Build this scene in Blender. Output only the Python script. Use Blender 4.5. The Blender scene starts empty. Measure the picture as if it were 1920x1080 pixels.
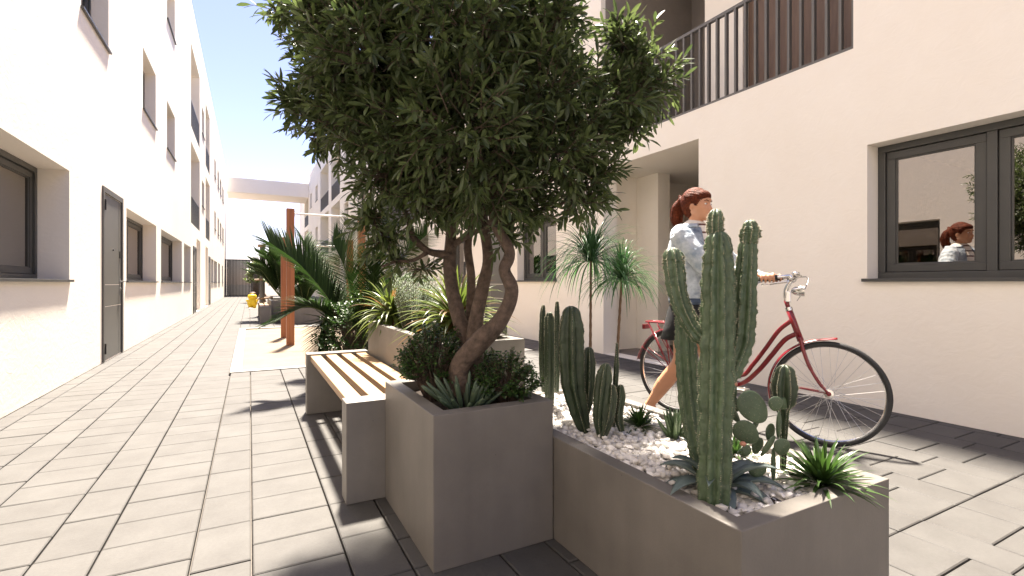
import bpy, bmesh, math, random
from mathutils import Vector, Matrix, noise
random.seed(7)
SC = bpy.context.scene
COL = SC.collection
rad = math.radians

# ------------------------------------------------------------------ camera
CAM_H = 1.05
YAW = 28.07
cd = bpy.data.cameras.new('camera'); cam = bpy.data.objects.new('camera', cd); COL.objects.link(cam)
cam.location = (0, 0, CAM_H); cam.rotation_euler = (rad(90), 0, rad(-YAW))
cd.sensor_width = 36; cd.lens = 922.58/1920*36; cd.shift_y = -9/1920
cd.clip_start = 0.05; cd.clip_end = 2000
SC.camera = cam

# ------------------------------------------------------------------ sky, sun, exposure
SUN = Vector((0.12, 0.42, 1.0)).normalized()      # direction towards the sun
el = math.asin(SUN.z); az = math.atan2(SUN.x, SUN.y)
w = bpy.data.worlds.new('World'); SC.world = w; w.use_nodes = True
nt = w.node_tree; bg = nt.nodes['Background']
sky = nt.nodes.new('ShaderNodeTexSky'); sky.sky_type = 'NISHITA'; sky.sun_disc = False
sky.sun_elevation = el; sky.sun_rotation = az
sky.air_density = 1.0; sky.dust_density = 0.4; sky.ozone_density = 2.2
tint = nt.nodes.new('ShaderNodeMix'); tint.data_type = 'RGBA'; tint.blend_type = 'MULTIPLY'; tint.inputs[0].default_value = 1; tint.inputs[7].default_value = (1.08, .86, .93, 1)
nt.links.new(sky.outputs[0], tint.inputs[6]); nt.links.new(tint.outputs[2], bg.inputs[0]); bg.inputs[1].default_value = 0.052
sd = bpy.data.lights.new('sun', 'SUN'); sd.energy = 5.0; sd.angle = rad(4.0); sd.color = (1.0, 0.90, 0.77)
so = bpy.data.objects.new('sun', sd); COL.objects.link(so)
so.rotation_euler = SUN.to_track_quat('Z', 'Y').to_euler()
SC.view_settings.view_transform = 'Standard'; SC.view_settings.look = 'None'
SC.view_settings.exposure = 2.48; SC.view_settings.gamma = 1
SC.render.engine = 'CYCLES'
SC.cycles.max_bounces = 10; SC.cycles.diffuse_bounces = 6; SC.cycles.transparent_max_bounces = 12

# ------------------------------------------------------------------ helpers
_a = rad(YAW)
FX, FY, RX, RY = math.sin(_a), math.cos(_a), math.cos(_a), -math.sin(_a)
def at(u, v, d):
    """world point seen at photo pixel (u, v), d metres deep"""
    l = (u-960)/922.58*d
    return Vector((d*FX+l*RX, d*FY+l*RY, CAM_H+(531-v)*d/922.58))
def lerp(a, b, t): return a+(b-a)*t
def rnd(a, b): return random.uniform(a, b)

class MB:
    def __init__(s): s.v = []; s.f = []; s.m = []
    def add(s, vs, fs, m=0):
        o = len(s.v); s.v.extend([tuple(p) for p in vs]); s.f.extend([tuple(i+o for i in f) for f in fs]); s.m.extend([m]*len(fs))
    def box(s, x0, y0, z0, x1, y1, z1, m=0):
        x0, x1 = sorted((x0, x1)); y0, y1 = sorted((y0, y1)); z0, z1 = sorted((z0, z1))
        s.add([(x0,y0,z0),(x1,y0,z0),(x1,y1,z0),(x0,y1,z0),(x0,y0,z1),(x1,y0,z1),(x1,y1,z1),(x0,y1,z1)],
              [(0,3,2,1),(4,5,6,7),(0,1,5,4),(1,2,6,5),(2,3,7,6),(3,0,4,7)], m)
        return s
    def quad(s, a, b, c, d, m=0): s.add([a,b,c,d], [(0,1,2,3)], m); return s
    def tube(s, pts, rs, n=10, m=0, closed=False, cap=True, rib=None):
        pts = [Vector(p) for p in pts]; k = len(pts)
        if not hasattr(rs, '__len__'): rs = [rs]*k
        up = None; vs = []
        for i, p in enumerate(pts):
            if closed: t = pts[(i+1) % k]-pts[i-1]
            else: t = pts[min(i+1, k-1)]-pts[max(i-1, 0)]
            if t.length < 1e-9: t = Vector((0,0,1))
            t.normalize()
            if up is None:
                up = t.orthogonal().normalized()
                if abs(t.z) < .9: up = (Vector((0,0,1))-t*t.z).normalized()
                else: up = (Vector((1,0,0))-t*t.x).normalized()
            else:
                up = (up-t*up.dot(t))
                up = up.normalized() if up.length > 1e-6 else t.orthogonal().normalized()
            b = t.cross(up)
            for j in range(n):
                a = 2*math.pi*j/n
                r = rs[i]*(rib(a, i, j) if rib else 1)
                vs.append(p+up*math.cos(a)*r+b*math.sin(a)*r)
        fs = []
        for i in range(k if closed else k-1):
            i2 = (i+1) % k
            for j in range(n):
                j2 = (j+1) % n
                fs.append((i*n+j, i*n+j2, i2*n+j2, i2*n+j))
        if cap and not closed:
            fs.append(tuple(range(n-1, -1, -1))); fs.append(tuple(range((k-1)*n, k*n)))
        s.add(vs, fs, m); return s
    def ball(s, c, r, n=10, sc=(1,1,1), rot=None, m=0):
        c = Vector(c); vs = []; k = n//2+1
        for i in range(k+1):
            th = math.pi*i/k
            for j in range(n):
                a = 2*math.pi*j/n
                p = Vector((math.sin(th)*math.cos(a)*r*sc[0], math.sin(th)*math.sin(a)*r*sc[1], math.cos(th)*r*sc[2]))
                if rot: p = rot @ p
                vs.append(c+p)
        fs = [(i*n+j, (i+1)*n+j, (i+1)*n+(j+1) % n, i*n+(j+1) % n) for i in range(k) for j in range(n)]
        s.add(vs, fs, m); return s
    def cyl(s, a, b, r, n=16, m=0): return s.tube([a, b], r, n, m)
    def mesh(s, name):
        me = bpy.data.meshes.new(name); me.from_pydata(s.v, [], s.f); me.update(); return me
    def build(s, name, mats, parent=None, smooth=False, bevel=0, auto=None):
        me = s.mesh(name)
        if not isinstance(mats, (list, tuple)): mats = [mats]
        for m in mats: me.materials.append(m)
        if len(mats) > 1: me.polygons.foreach_set('material_index', s.m)
        if smooth: me.polygons.foreach_set('use_smooth', [True]*len(me.polygons))
        o = bpy.data.objects.new(name, me); COL.objects.link(o)
        if parent: o.parent = parent
        if bevel:
            b = o.modifiers.new('bevel', 'BEVEL'); b.width = bevel; b.segments = 2; b.limit_method = 'ANGLE'; b.angle_limit = rad(40)
            b.harden_normals = False
        if auto:
            me.polygons.foreach_set('use_smooth', [True]*len(me.polygons))
            me.set_sharp_from_angle(angle=rad(auto))
        return o

def tag(o, label=None, cat=None, group=None, kind=None):
    if label: o['label'] = label
    if cat: o['category'] = cat
    if group: o['group'] = group
    if kind: o['kind'] = kind
    return o
def empty(name, loc, label, cat, group=None, rz=0):
    o = bpy.data.objects.new(name, None); COL.objects.link(o); o.location = loc; o.rotation_euler = (0, 0, rz)
    o.empty_display_size = .1
    return tag(o, label, cat, group)
def kids(o): return [c for c in bpy.data.objects if c.parent == o]
def copy_tree(o, parent=None):
    c = o.copy(); COL.objects.link(c)
    if parent: c.parent = parent
    for ch in kids(o): copy_tree(ch, c)
    return c
def fuse(mb, name, mat, parent, voxel=.006, smooth_it=4):
    """merge overlapping closed shapes into one continuous skin"""
    me = mb.mesh('tmp'); o = bpy.data.objects.new('tmp', me); COL.objects.link(o)
    r = o.modifiers.new('r', 'REMESH'); r.mode = 'VOXEL'; r.voxel_size = voxel; r.use_smooth_shade = True
    sm = o.modifiers.new('s', 'SMOOTH'); sm.factor = .5; sm.iterations = smooth_it
    dg = bpy.context.evaluated_depsgraph_get(); dg.update()
    m2 = bpy.data.meshes.new_from_object(o.evaluated_get(dg)); m2.name = name
    m2.materials.clear(); m2.materials.append(mat)
    bpy.data.objects.remove(o); bpy.data.meshes.remove(me)
    m2.polygons.foreach_set('use_smooth', [True]*len(m2.polygons))
    n = bpy.data.objects.new(name, m2); COL.objects.link(n); n.parent = parent
    return n

# ------------------------------------------------------------------ materials
def newmat(name):
    m = bpy.data.materials.new(name); m.use_nodes = True
    return m, m.node_tree, m.node_tree.nodes['Principled BSDF']
def simple(name, col, rough=.6, metal=0, spec=.5, bump=0, bscale=60, var=0, vscale=6, island=0, trans=0, coat=0, detail=6, dark=None):
    m, t, p = newmat(name); N = t.nodes; L = t.links
    p.inputs['Base Color'].default_value = (*col, 1); p.inputs['Roughness'].default_value = rough
    p.inputs['Metallic'].default_value = metal; p.inputs['Specular IOR Level'].default_value = spec
    if coat: p.inputs['Coat Weight'].default_value = coat; p.inputs['Coat Roughness'].default_value = .08
    tc = N.new('ShaderNodeTexCoord')
    if var or island:
        mx = N.new('ShaderNodeMix'); mx.data_type = 'RGBA'
        lo = dark or tuple(c*(1-max(var, island)) for c in col); hi = tuple(min(1, c*(1+max(var, island)*.7)) for c in col)
        mx.inputs[6].default_value = (*lo, 1); mx.inputs[7].default_value = (*hi, 1)
        if var:
            n = N.new('ShaderNodeTexNoise'); n.inputs['Scale'].default_value = vscale; n.inputs['Detail'].default_value = detail
            n.inputs['Roughness'].default_value = .65
            L.new(tc.outputs['Object'], n.inputs[0]); src = n.outputs[0]
            mr = N.new('ShaderNodeMapRange'); mr.inputs[1].default_value = .3; mr.inputs[2].default_value = .7
            L.new(src, mr.inputs[0]); src = mr.outputs[0]
            if island:
                g = N.new('ShaderNodeNewGeometry'); ad = N.new('ShaderNodeMath'); ad.operation = 'MULTIPLY_ADD'
                L.new(g.outputs['Random Per Island'], ad.inputs[0]); ad.inputs[1].default_value = .6
                ml = N.new('ShaderNodeMath'); ml.operation = 'MULTIPLY'; ml.inputs[1].default_value = .4; L.new(src, ml.inputs[0])
                L.new(ml.outputs[0], ad.inputs[2]); src = ad.outputs[0]
        else:
            g = N.new('ShaderNodeNewGeometry'); src = g.outputs['Random Per Island']
        L.new(src, mx.inputs[0]); L.new(mx.outputs[2], p.inputs['Base Color'])
        colout = mx.outputs[2]
    else: colout = None
    if bump:
        n2 = N.new('ShaderNodeTexNoise'); n2.inputs['Scale'].default_value = bscale; n2.inputs['Detail'].default_value = 8
        L.new(tc.outputs['Object'], n2.inputs[0])
        b = N.new('ShaderNodeBump'); b.inputs['Strength'].default_value = bump; b.inputs['Distance'].default_value = .01
        L.new(n2.outputs[0], b.inputs['Height']); L.new(b.outputs[0], p.inputs['Normal'])
    if trans:
        tr = N.new('ShaderNodeBsdfTranslucent'); ms = N.new('ShaderNodeMixShader'); ms.inputs[0].default_value = trans
        if colout:
            hs = N.new('ShaderNodeHueSaturation'); hs.inputs['Value'].default_value = 1.6; hs.inputs['Saturation'].default_value = 1.1
            L.new(colout, hs.inputs['Color']); L.new(hs.outputs[0], tr.inputs[0])
        else: tr.inputs[0].default_value = (*[min(1, c*1.6) for c in col], 1)
        L.new(p.outputs[0], ms.inputs[1]); L.new(tr.outputs[0], ms.inputs[2])
        L.new(ms.outputs[0], N['Material Output'].inputs[0])
    return m

def plaster(name, col, col2):
    m, t, p = newmat(name); N = t.nodes; L = t.links
    tc = N.new('ShaderNodeTexCoord')
    n = N.new('ShaderNodeTexNoise'); n.inputs['Scale'].default_value = .9; n.inputs['Detail'].default_value = 9; n.inputs['Roughness'].default_value = .7
    L.new(tc.outputs['Object'], n.inputs[0])
    r = N.new('ShaderNodeMapRange'); r.inputs[1].default_value = .35; r.inputs[2].default_value = .68; L.new(n.outputs[0], r.inputs[0])
    mx = N.new('ShaderNodeMix'); mx.data_type = 'RGBA'; mx.inputs[6].default_value = (*col, 1); mx.inputs[7].default_value = (*col2, 1)
    L.new(r.outputs[0], mx.inputs[0]); L.new(mx.outputs[2], p.inputs['Base Color'])
    p.inputs['Roughness'].default_value = .85; p.inputs['Specular IOR Level'].default_value = .25
    # trowelled unevenness: broad patches, slanted strokes and fine grain
    mp = N.new('ShaderNodeMapping'); mp.inputs['Scale'].default_value = (1, 1.2, 1.6); mp.inputs['Rotation'].default_value = (.5, 0, 0)
    L.new(tc.outputs['Object'], mp.inputs[0])
    a = N.new('ShaderNodeTexNoise'); a.inputs['Scale'].default_value = 6; a.inputs['Detail'].default_value = 7; a.inputs['Distortion'].default_value = 2.2
    L.new(mp.outputs[0], a.inputs[0])
    b = N.new('ShaderNodeTexNoise'); b.inputs['Scale'].default_value = 90; b.inputs['Detail'].default_value = 6
    L.new(tc.outputs['Object'], b.inputs[0])
    ad = N.new('ShaderNodeMath'); ad.operation = 'MULTIPLY_ADD'; ad.inputs[1].default_value = .12
    L.new(b.outputs[0], ad.inputs[0]); L.new(a.outputs[0], ad.inputs[2])
    bp = N.new('ShaderNodeBump'); bp.inputs['Strength'].default_value = .22; bp.inputs['Distance'].default_value = .010
    L.new(ad.outputs[0], bp.inputs['Height']); L.new(bp.outputs[0], p.inputs['Normal'])
    return m

def concrete(name, col, pits=True):
    m, t, p = newmat(name); N = t.nodes; L = t.links
    tc = N.new('ShaderNodeTexCoord')
    n = N.new('ShaderNodeTexNoise'); n.inputs['Scale'].default_value = 3.0; n.inputs['Detail'].default_value = 8; n.inputs['Roughness'].default_value = .6
    L.new(tc.outputs['Object'], n.inputs[0])
    mp = N.new('ShaderNodeMapping'); mp.inputs['Scale'].default_value = (14, 14, .8); L.new(tc.outputs['Object'], mp.inputs[0])
    n3 = N.new('ShaderNodeTexNoise'); n3.inputs['Scale'].default_value = 1; n3.inputs['Detail'].default_value = 4; L.new(mp.outputs[0], n3.inputs[0])
    ad = N.new('ShaderNodeMath'); ad.operation = 'MULTIPLY_ADD'; ad.inputs[1].default_value = .35; L.new(n3.outputs[0], ad.inputs[0]); L.new(n.outputs[0], ad.inputs[2])
    r = N.new('ShaderNodeMapRange'); r.inputs[1].default_value = .45; r.inputs[2].default_value = .9; L.new(ad.outputs[0], r.inputs[0])
    mx = N.new('ShaderNodeMix'); mx.data_type = 'RGBA'
    mx.inputs[6].default_value = (*[c*.82 for c in col], 1); mx.inputs[7].default_value = (*[c*1.14 for c in col], 1)
    L.new(r.outputs[0], mx.inputs[0]); out = mx.outputs[2]
    if pits:
        v = N.new('ShaderNodeTexVoronoi'); v.inputs['Scale'].default_value = 9; L.new(tc.outputs['Object'], v.inputs[0])
        n4 = N.new('ShaderNodeTexNoise'); n4.inputs['Scale'].default_value = 120; L.new(tc.outputs['Object'], n4.inputs[0])
        sz = N.new('ShaderNodeMapRange'); sz.inputs[1].default_value = .62; sz.inputs[2].default_value = 1.0; sz.inputs[3].default_value = 0; sz.inputs[4].default_value = .095
        sx = N.new('ShaderNodeSeparateColor'); L.new(v.outputs['Color'], sx.inputs[0]); L.new(sx.outputs[0], sz.inputs[0])
        dn = N.new('ShaderNodeMath'); dn.operation = 'MULTIPLY_ADD'; dn.inputs[1].default_value = .03; L.new(n4.outputs[0], dn.inputs[0]); L.new(v.outputs['Distance'], dn.inputs[2])
        lt = N.new('ShaderNodeMath'); lt.operation = 'LESS_THAN'; L.new(dn.outputs[0], lt.inputs[0]); L.new(sz.outputs[0], lt.inputs[1])
        m2 = N.new('ShaderNodeMix'); m2.data_type = 'RGBA'; m2.inputs[7].default_value = (*[c*.42 for c in col], 1)
        L.new(out, m2.inputs[6]); ml = N.new('ShaderNodeMath'); ml.operation = 'MULTIPLY'; ml.inputs[1].default_value = .9
        L.new(lt.outputs[0], ml.inputs[0]); L.new(ml.outputs[0], m2.inputs[0]); out = m2.outputs[2]
    L.new(out, p.inputs['Base Color'])
    p.inputs['Roughness'].default_value = .55; p.inputs['Specular IOR Level'].default_value = .4
    n2 = N.new('ShaderNodeTexNoise'); n2.inputs['Scale'].default_value = 150; n2.inputs['Detail'].default_value = 5; L.new(tc.outputs['Object'], n2.inputs[0])
    b = N.new('ShaderNodeBump'); b.inputs['Strength'].default_value = .12; b.inputs['Distance'].default_value = .004
    L.new(n2.outputs[0], b.inputs['Height']); L.new(b.outputs[0], p.inputs['Normal'])
    return m

def wood(name, col, col2, axis='Y', scale=1.0, rough=.5):
    m, t, p = newmat(name); N = t.nodes; L = t.links
    tc = N.new('ShaderNodeTexCoord'); g = N.new('ShaderNodeNewGeometry')
    mp = N.new('ShaderNodeMapping')
    s = {'X': (1.2, 22, 22), 'Y': (22, 1.2, 22), 'Z': (22, 22, 1.2)}[axis]
    mp.inputs['Scale'].default_value = tuple(x*scale for x in s)
    av = N.new('ShaderNodeVectorMath'); av.operation = 'ADD'
    cm = N.new('ShaderNodeVectorMath'); cm.operation = 'SCALE'; cm.inputs[3].default_value = 7
    cb = N.new('ShaderNodeCombineXYZ')
    for i in range(3): L.new(g.outputs['Random Per Island'], cb.inputs[i])
    L.new(cb.outputs[0], cm.inputs[0]); L.new(tc.outputs['Object'], av.inputs[0]); L.new(cm.outputs[0], av.inputs[1])
    L.new(av.outputs[0], mp.inputs[0])
    n = N.new('ShaderNodeTexNoise'); n.inputs['Scale'].default_value = 1; n.inputs['Detail'].default_value = 7; n.inputs['Distortion'].default_value = 1.4
    L.new(mp.outputs[0], n.inputs[0])
    r = N.new('ShaderNodeMapRange'); r.inputs[1].default_value = .32; r.inputs[2].default_value = .7; L.new(n.outputs[0], r.inputs[0])
    mx = N.new('ShaderNodeMix'); mx.data_type = 'RGBA'; mx.inputs[6].default_value = (*col, 1); mx.inputs[7].default_value = (*col2, 1)
    L.new(r.outputs[0], mx.inputs[0])
    # knots
    v = N.new('ShaderNodeTexVoronoi'); v.inputs['Scale'].default_value = 2.6*scale; L.new(av.outputs[0], v.inputs[0])
    kr = N.new('ShaderNodeMapRange'); kr.inputs[1].default_value = .02; kr.inputs[2].default_value = .07; kr.inputs[3].default_value = .65; kr.inputs[4].default_value = 0
    L.new(v.outputs['Distance'], kr.inputs[0])
    m2 = N.new('ShaderNodeMix'); m2.data_type = 'RGBA'; m2.inputs[7].default_value = (*[c*.45 for c in col], 1)
    L.new(mx.outputs[2], m2.inputs[6]); L.new(kr.outputs[0], m2.inputs[0])
    L.new(m2.outputs[2], p.inputs['Base Color']); p.inputs['Roughness'].default_value = rough
    b = N.new('ShaderNodeBump'); b.inputs['Strength'].default_value = .15; b.inputs['Distance'].default_value = .003
    L.new(n.outputs[0], b.inputs['Height']); L.new(b.outputs[0], p.inputs['Normal'])
    return m

def glass_mat():
    m, t, p = newmat('window_glass'); N = t.nodes; L = t.links
    gl = N.new('ShaderNodeBsdfGlossy'); gl.inputs['Roughness'].default_value = .004; gl.inputs['Color'].default_value = (.88, .84, .80, 1)
    tr = N.new('ShaderNodeBsdfTransparent'); tr.inputs[0].default_value = (.35, .33, .31, 1)
    fr = N.new('ShaderNodeFresnel'); fr.inputs[0].default_value = 1.5
    ad = N.new('ShaderNodeMath'); ad.operation = 'MULTIPLY_ADD'; ad.inputs[1].default_value = .75; ad.inputs[2].default_value = .30; ad.use_clamp = True
    L.new(fr.outputs[0], ad.inputs[0])
    ms = N.new('ShaderNodeMixShader'); L.new(ad.outputs[0], ms.inputs[0]); L.new(tr.outputs[0], ms.inputs[1]); L.new(gl.outputs[0], ms.inputs[2])
    L.new(ms.outputs[0], N['Material Output'].inputs[0])
    return m

def paving_mat():
    m, t, p = newmat('paving_concrete'); N = t.nodes; L = t.links
    tc = N.new('ShaderNodeTexCoord'); g = N.new('ShaderNodeNewGeometry')
    n = N.new('ShaderNodeTexNoise'); n.inputs['Scale'].default_value = 4; n.inputs['Detail'].default_value = 9; n.inputs['Roughness'].default_value = .68
    L.new(tc.outputs['Object'], n.inputs[0])
    n2 = N.new('ShaderNodeTexNoise'); n2.inputs['Scale'].default_value = 75; n2.inputs['Detail'].default_value = 6; n2.inputs['Roughness'].default_value = .8
    L.new(tc.outputs['Object'], n2.inputs[0])
    a = N.new('ShaderNodeMath'); a.operation = 'MULTIPLY_ADD'; a.inputs[1].default_value = .16; L.new(g.outputs['Random Per Island'], a.inputs[0])
    L.new(n.outputs[0], a.inputs[2])
    a2 = N.new('ShaderNodeMath'); a2.operation = 'MULTIPLY_ADD'; a2.inputs[1].default_value = .62; L.new(n2.outputs[0], a2.inputs[0]); L.new(a.outputs[0], a2.inputs[2])
    r = N.new('ShaderNodeMapRange'); r.inputs[1].default_value = .62; r.inputs[2].default_value = 1.12; L.new(a2.outputs[0], r.inputs[0])
    mx = N.new('ShaderNodeMix'); mx.data_type = 'RGBA'; mx.inputs[6].default_value = (.052, .049, .046, 1); mx.inputs[7].default_value = (.079, .076, .072, 1)
    L.new(r.outputs[0], mx.inputs[0])
    v = N.new('ShaderNodeTexVoronoi'); v.inputs['Scale'].default_value = 9; L.new(tc.outputs['Object'], v.inputs[0])
    lt = N.new('ShaderNodeMath'); lt.operation = 'LESS_THAN'; lt.inputs[1].default_value = .035; L.new(v.outputs['Distance'], lt.inputs[0])
    m2 = N.new('ShaderNodeMix'); m2.data_type = 'RGBA'; m2.inputs[7].default_value = (.08, .074, .068, 1); L.new(mx.outputs[2], m2.inputs[6])
    ml = N.new('ShaderNodeMath'); ml.operation = 'MULTIPLY'; ml.inputs[1].default_value = .5; L.new(lt.outputs[0], ml.inputs[0]); L.new(ml.outputs[0], m2.inputs[0])
    L.new(m2.outputs[2], p.inputs['Base Color']); p.inputs['Roughness'].default_value = .7; p.inputs['Specular IOR Level'].default_value = .35
    b = N.new('ShaderNodeBump'); b.inputs['Strength'].default_value = .3; b.inputs['Distance'].default_value = .003
    L.new(n2.outputs[0], b.inputs['Height']); L.new(b.outputs[0], p.inputs['Normal'])
    return m

def leafmat(name, c, c2, tr=.3, rough=.42, spec=.5):
    m = simple(name, c, rough, spec=spec, island=.01, trans=tr)
    for n in m.node_tree.nodes:
        if n.bl_idname == 'ShaderNodeMix': n.inputs[6].default_value = (*c, 1); n.inputs[7].default_value = (*c2, 1)
    return m

M = dict(
    plaster_l=plaster('white_plaster', (.87, .80, .715), (.895, .835, .755)),
    plaster_r=plaster('cream_plaster', (.85, .80, .71), (.89, .85, .77)),
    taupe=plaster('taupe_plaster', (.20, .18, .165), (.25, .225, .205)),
    frame=simple('anthracite_aluminium', (.062, .062, .058), .38, metal=.0, spec=.5, var=.12, vscale=3),
    rail=simple('grey_railing_metal', (.13, .125, .115), .4, metal=.2),
    door=simple('grey_door_paint', (.105, .102, .092), .45, var=.06, vscale=2),
    door_dark=simple('grey_door_frame', (.085, .082, .075), .45, var=.05),
    glass=glass_mat(),
    steel=simple('brushed_steel', (.45, .44, .42), .3, metal=1),
    chrome=simple('chrome', (.72, .71, .69), .16, metal=1),
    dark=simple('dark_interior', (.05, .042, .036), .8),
    shutter=wood('brown_shutter_wood', (.11, .065, .042), (.16, .10, .065), 'Z'),
    paving=paving_mat(),
    bed=simple('joint_sand', (.12, .105, .092), .95, bump=.3, var=.2, vscale=30),
    kerb=concrete('kerb_concrete', (.24, .228, .215), False),
    sand=simple('play_sand', (.175, .138, .10), .95, bump=.5, bscale=14, var=.14, vscale=2.2),
    conc=concrete('planter_concrete', (.15, .138, .124)),
    conc2=concrete('bench_concrete', (.19, .178, .163)),
    pine=wood('light_pine', (.29, .18, .095), (.38, .255, .145), 'Y'),
    redwood=wood('red_brown_timber', (.22, .075, .03), (.36, .135, .052), 'Z', .7),
    soil=simple('dark_soil', (.035, .026, .02), 1, bump=1, bscale=60, var=.4, vscale=40),
    bark=simple('tree_bark', (.10, .070, .052), .9, bump=1, bscale=55, var=.55, vscale=30),
    olive=leafmat('tree_leaf', (.035, .053, .019), (.102, .132, .050), .32, .40),
    box=leafmat('small_leaf', (.022, .048, .012), (.05, .10, .022), .25, .4),
    palm=leafmat('palm_leaf', (.014, .030, .008), (.034, .062, .018), .22, .68, .18),
    palmstem=simple('palm_rachis', (.12, .15, .045), .5),
    dry=simple('dry_fibre', (.14, .085, .05), .9, var=.3, vscale=20),
    spike=leafmat('strap_leaf', (.022, .050, .012), (.060, .115, .028), .25, .38),
    pony=leafmat('pony_leaf', (.030, .085, .030), (.085, .17, .065), .3, .4),
    drac=leafmat('dracaena_leaf', (.055, .085, .020), (.14, .17, .045), .3, .33),
    dracred=leafmat('dracaena_red_leaf', (.12, .060, .025), (.20, .13, .05), .3, .35),
    rosem=leafmat('rosemary_leaf', (.06, .095, .045), (.15, .20, .11), .2, .55),
    finger=simple('finger_leaf', (.065, .10, .058), .5, island=.25),
    agave=simple('blue_agave', (.115, .155, .145), .5, var=.25, vscale=9, bump=.2, bscale=30),
    aloe=simple('aloe_green', (.05, .085, .035), .45, island=.25),
    opuntia=simple('prickly_pear_pad', (.070, .105, .055), .55, var=.25, vscale=18, bump=.15, bscale=80),
    bud=simple('pink_bud', (.55, .25, .16), .6),
    spine=simple('pale_spines', (.34, .31, .22), .8),
    pebble=simple('white_marble_pebble', (.74, .71, .67), .45, island=.28, bump=.25, bscale=120),
    red=simple('red_bicycle_paint', (.175, .006, .010), .25, coat=.5),
    rubber=simple('black_rubber', (.018, .018, .018), .6, bump=.2, bscale=200),
    wall_tyre=simple('tyre_side', (.05, .047, .043), .6),
    black=simple('black_plastic', (.015, .015, .015), .45),
    skin=simple('skin', (.54, .26, .145), .5, var=.06, vscale=8),
    lips=simple('lips', (.38, .10, .07), .5), eyew=simple('eye_white', (.7, .68, .65), .3), iris=simple('iris', (.05, .03, .02), .3),
    brow=simple('brow_hair', (.10, .03, .012), .8),
    hair=simple('auburn_hair', (.105, .022, .007), .6, spec=.15, var=.6, vscale=50, bump=1, bscale=90),
    denim=simple('light_denim', (.52, .55, .57), .85, var=.3, vscale=11, bump=.6, bscale=45, dark=(.20, .26, .33)),
    denimm=simple('mid_denim', (.46, .50, .53), .85, var=.5, vscale=7, bump=.5, bscale=45, dark=(.07, .10, .15)),
    denimd=simple('dark_denim', (.06, .085, .13), .85, var=.5, vscale=25, bump=.4, bscale=200),
    skirt=simple('black_skirt', (.004, .004, .005), .9, bump=.4, bscale=25),
    shirt=None, shoe=simple('white_canvas', (.6, .58, .55), .7),
    yellow=simple('yellow_toy', (.80, .56, .02), .5, bump=.4, bscale=40), brown=simple('brown_toy', (.13, .075, .05), .6),
    white=simple('white_paint', (.78, .77, .75), .4),
)
# striped knit for the T-shirt
m, t, p = newmat('striped_knit'); wv = t.nodes.new('ShaderNodeTexWave'); wv.bands_direction = 'Z'; wv.inputs['Scale'].default_value = 5.5
tc = t.nodes.new('ShaderNodeTexCoord'); t.links.new(tc.outputs['Object'], wv.inputs[0])
cr = t.nodes.new('ShaderNodeValToRGB'); cr.color_ramp.interpolation = 'CONSTANT'
cr.color_ramp.elements[0].color = (.72, .66, .58, 1); cr.color_ramp.elements[1].color = (.12, .05, .04, 1); cr.color_ramp.elements[1].position = .86
t.links.new(wv.outputs[1], cr.inputs[0]); t.links.new(cr.outputs[0], p.inputs['Base Color']); p.inputs['Roughness'].default_value = .9
M['shirt'] = m

XL, XR, ROOF = -1.705, 4.63, 10.4

# ================================================================== ground and paving
g = MB(); g.quad((-300,-300,-.032), (300,-300,-.032), (300,400,-.032), (-300,400,-.032))
tag(g.build('ground', M['bed']), kind='structure')
PIT = [(-.208, 6.60, 3.9, 12.95), (-.03, 22.6, 1.3, 28.0)]       # sand pits (x0, y0, x1, y1)
pv = MB()
def tile(x0, x1, y0, y1):
    x0 = max(x0, XL+.001); x1 = min(x1, XR-.001); y1 = min(y1, 44.6)
    if x1-x0 < .03 or y1-y0 < .03: return
    for (a, b, c, d) in PIT:
        if x1 > a and x0 < c and y1 > b and y0 < d:
            # trim the tile against the kerb
            if x0 < a and x1 > a and x1-a < (a-x0)+1: x1 = a
            elif y0 < b and y1 > b: y1 = b
            elif y0 < d and y1 > d: y0 = d
            else: return
            if x1-x0 < .03 or y1-y0 < .03: return
    gp, bv = .0035, .0045
    z = rnd(-.0012, .0012); tx, ty = rnd(-.0016, .0016), rnd(-.0016, .0016)
    x0 += gp; x1 -= gp; y0 += gp; y1 -= gp; cx, cy = (x0+x1)/2, (y0+y1)/2
    Z = lambda x, y: z+(x-cx)*tx*3+(y-cy)*ty*3
    i = [(x0+bv, y0+bv), (x1-bv, y0+bv), (x1-bv, y1-bv), (x0+bv, y1-bv)]
    o = [(x0, y0), (x1, y0), (x1, y1), (x0, y1)]
    vs = [(x, y, Z(x, y)) for x, y in i]+[(x, y, Z(x, y)-.0035) for x, y in o]+[(x, y, -.03) for x, y in o]
    pv.add(vs, [(0,1,2,3)]+[(4+k, 4+(k+1) % 4, (k+1) % 4, k) for k in range(4)]+[(8+k, 8+(k+1) % 4, 4+(k+1) % 4, 4+k) for k in range(4)])
for k in range(-5, 10):
    xa = .008+.525*k
    y = 2.467-.2333*25
    while y < 44.6: tile(xa, xa+.322, y, y+.2333); y += .2333
    y = 2.467-.35*17
    while y < 44.6: tile(xa+.322, xa+.525, y, y+.35); y += .35
tag(pv.build('paving', M['paving']), kind='structure')

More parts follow.
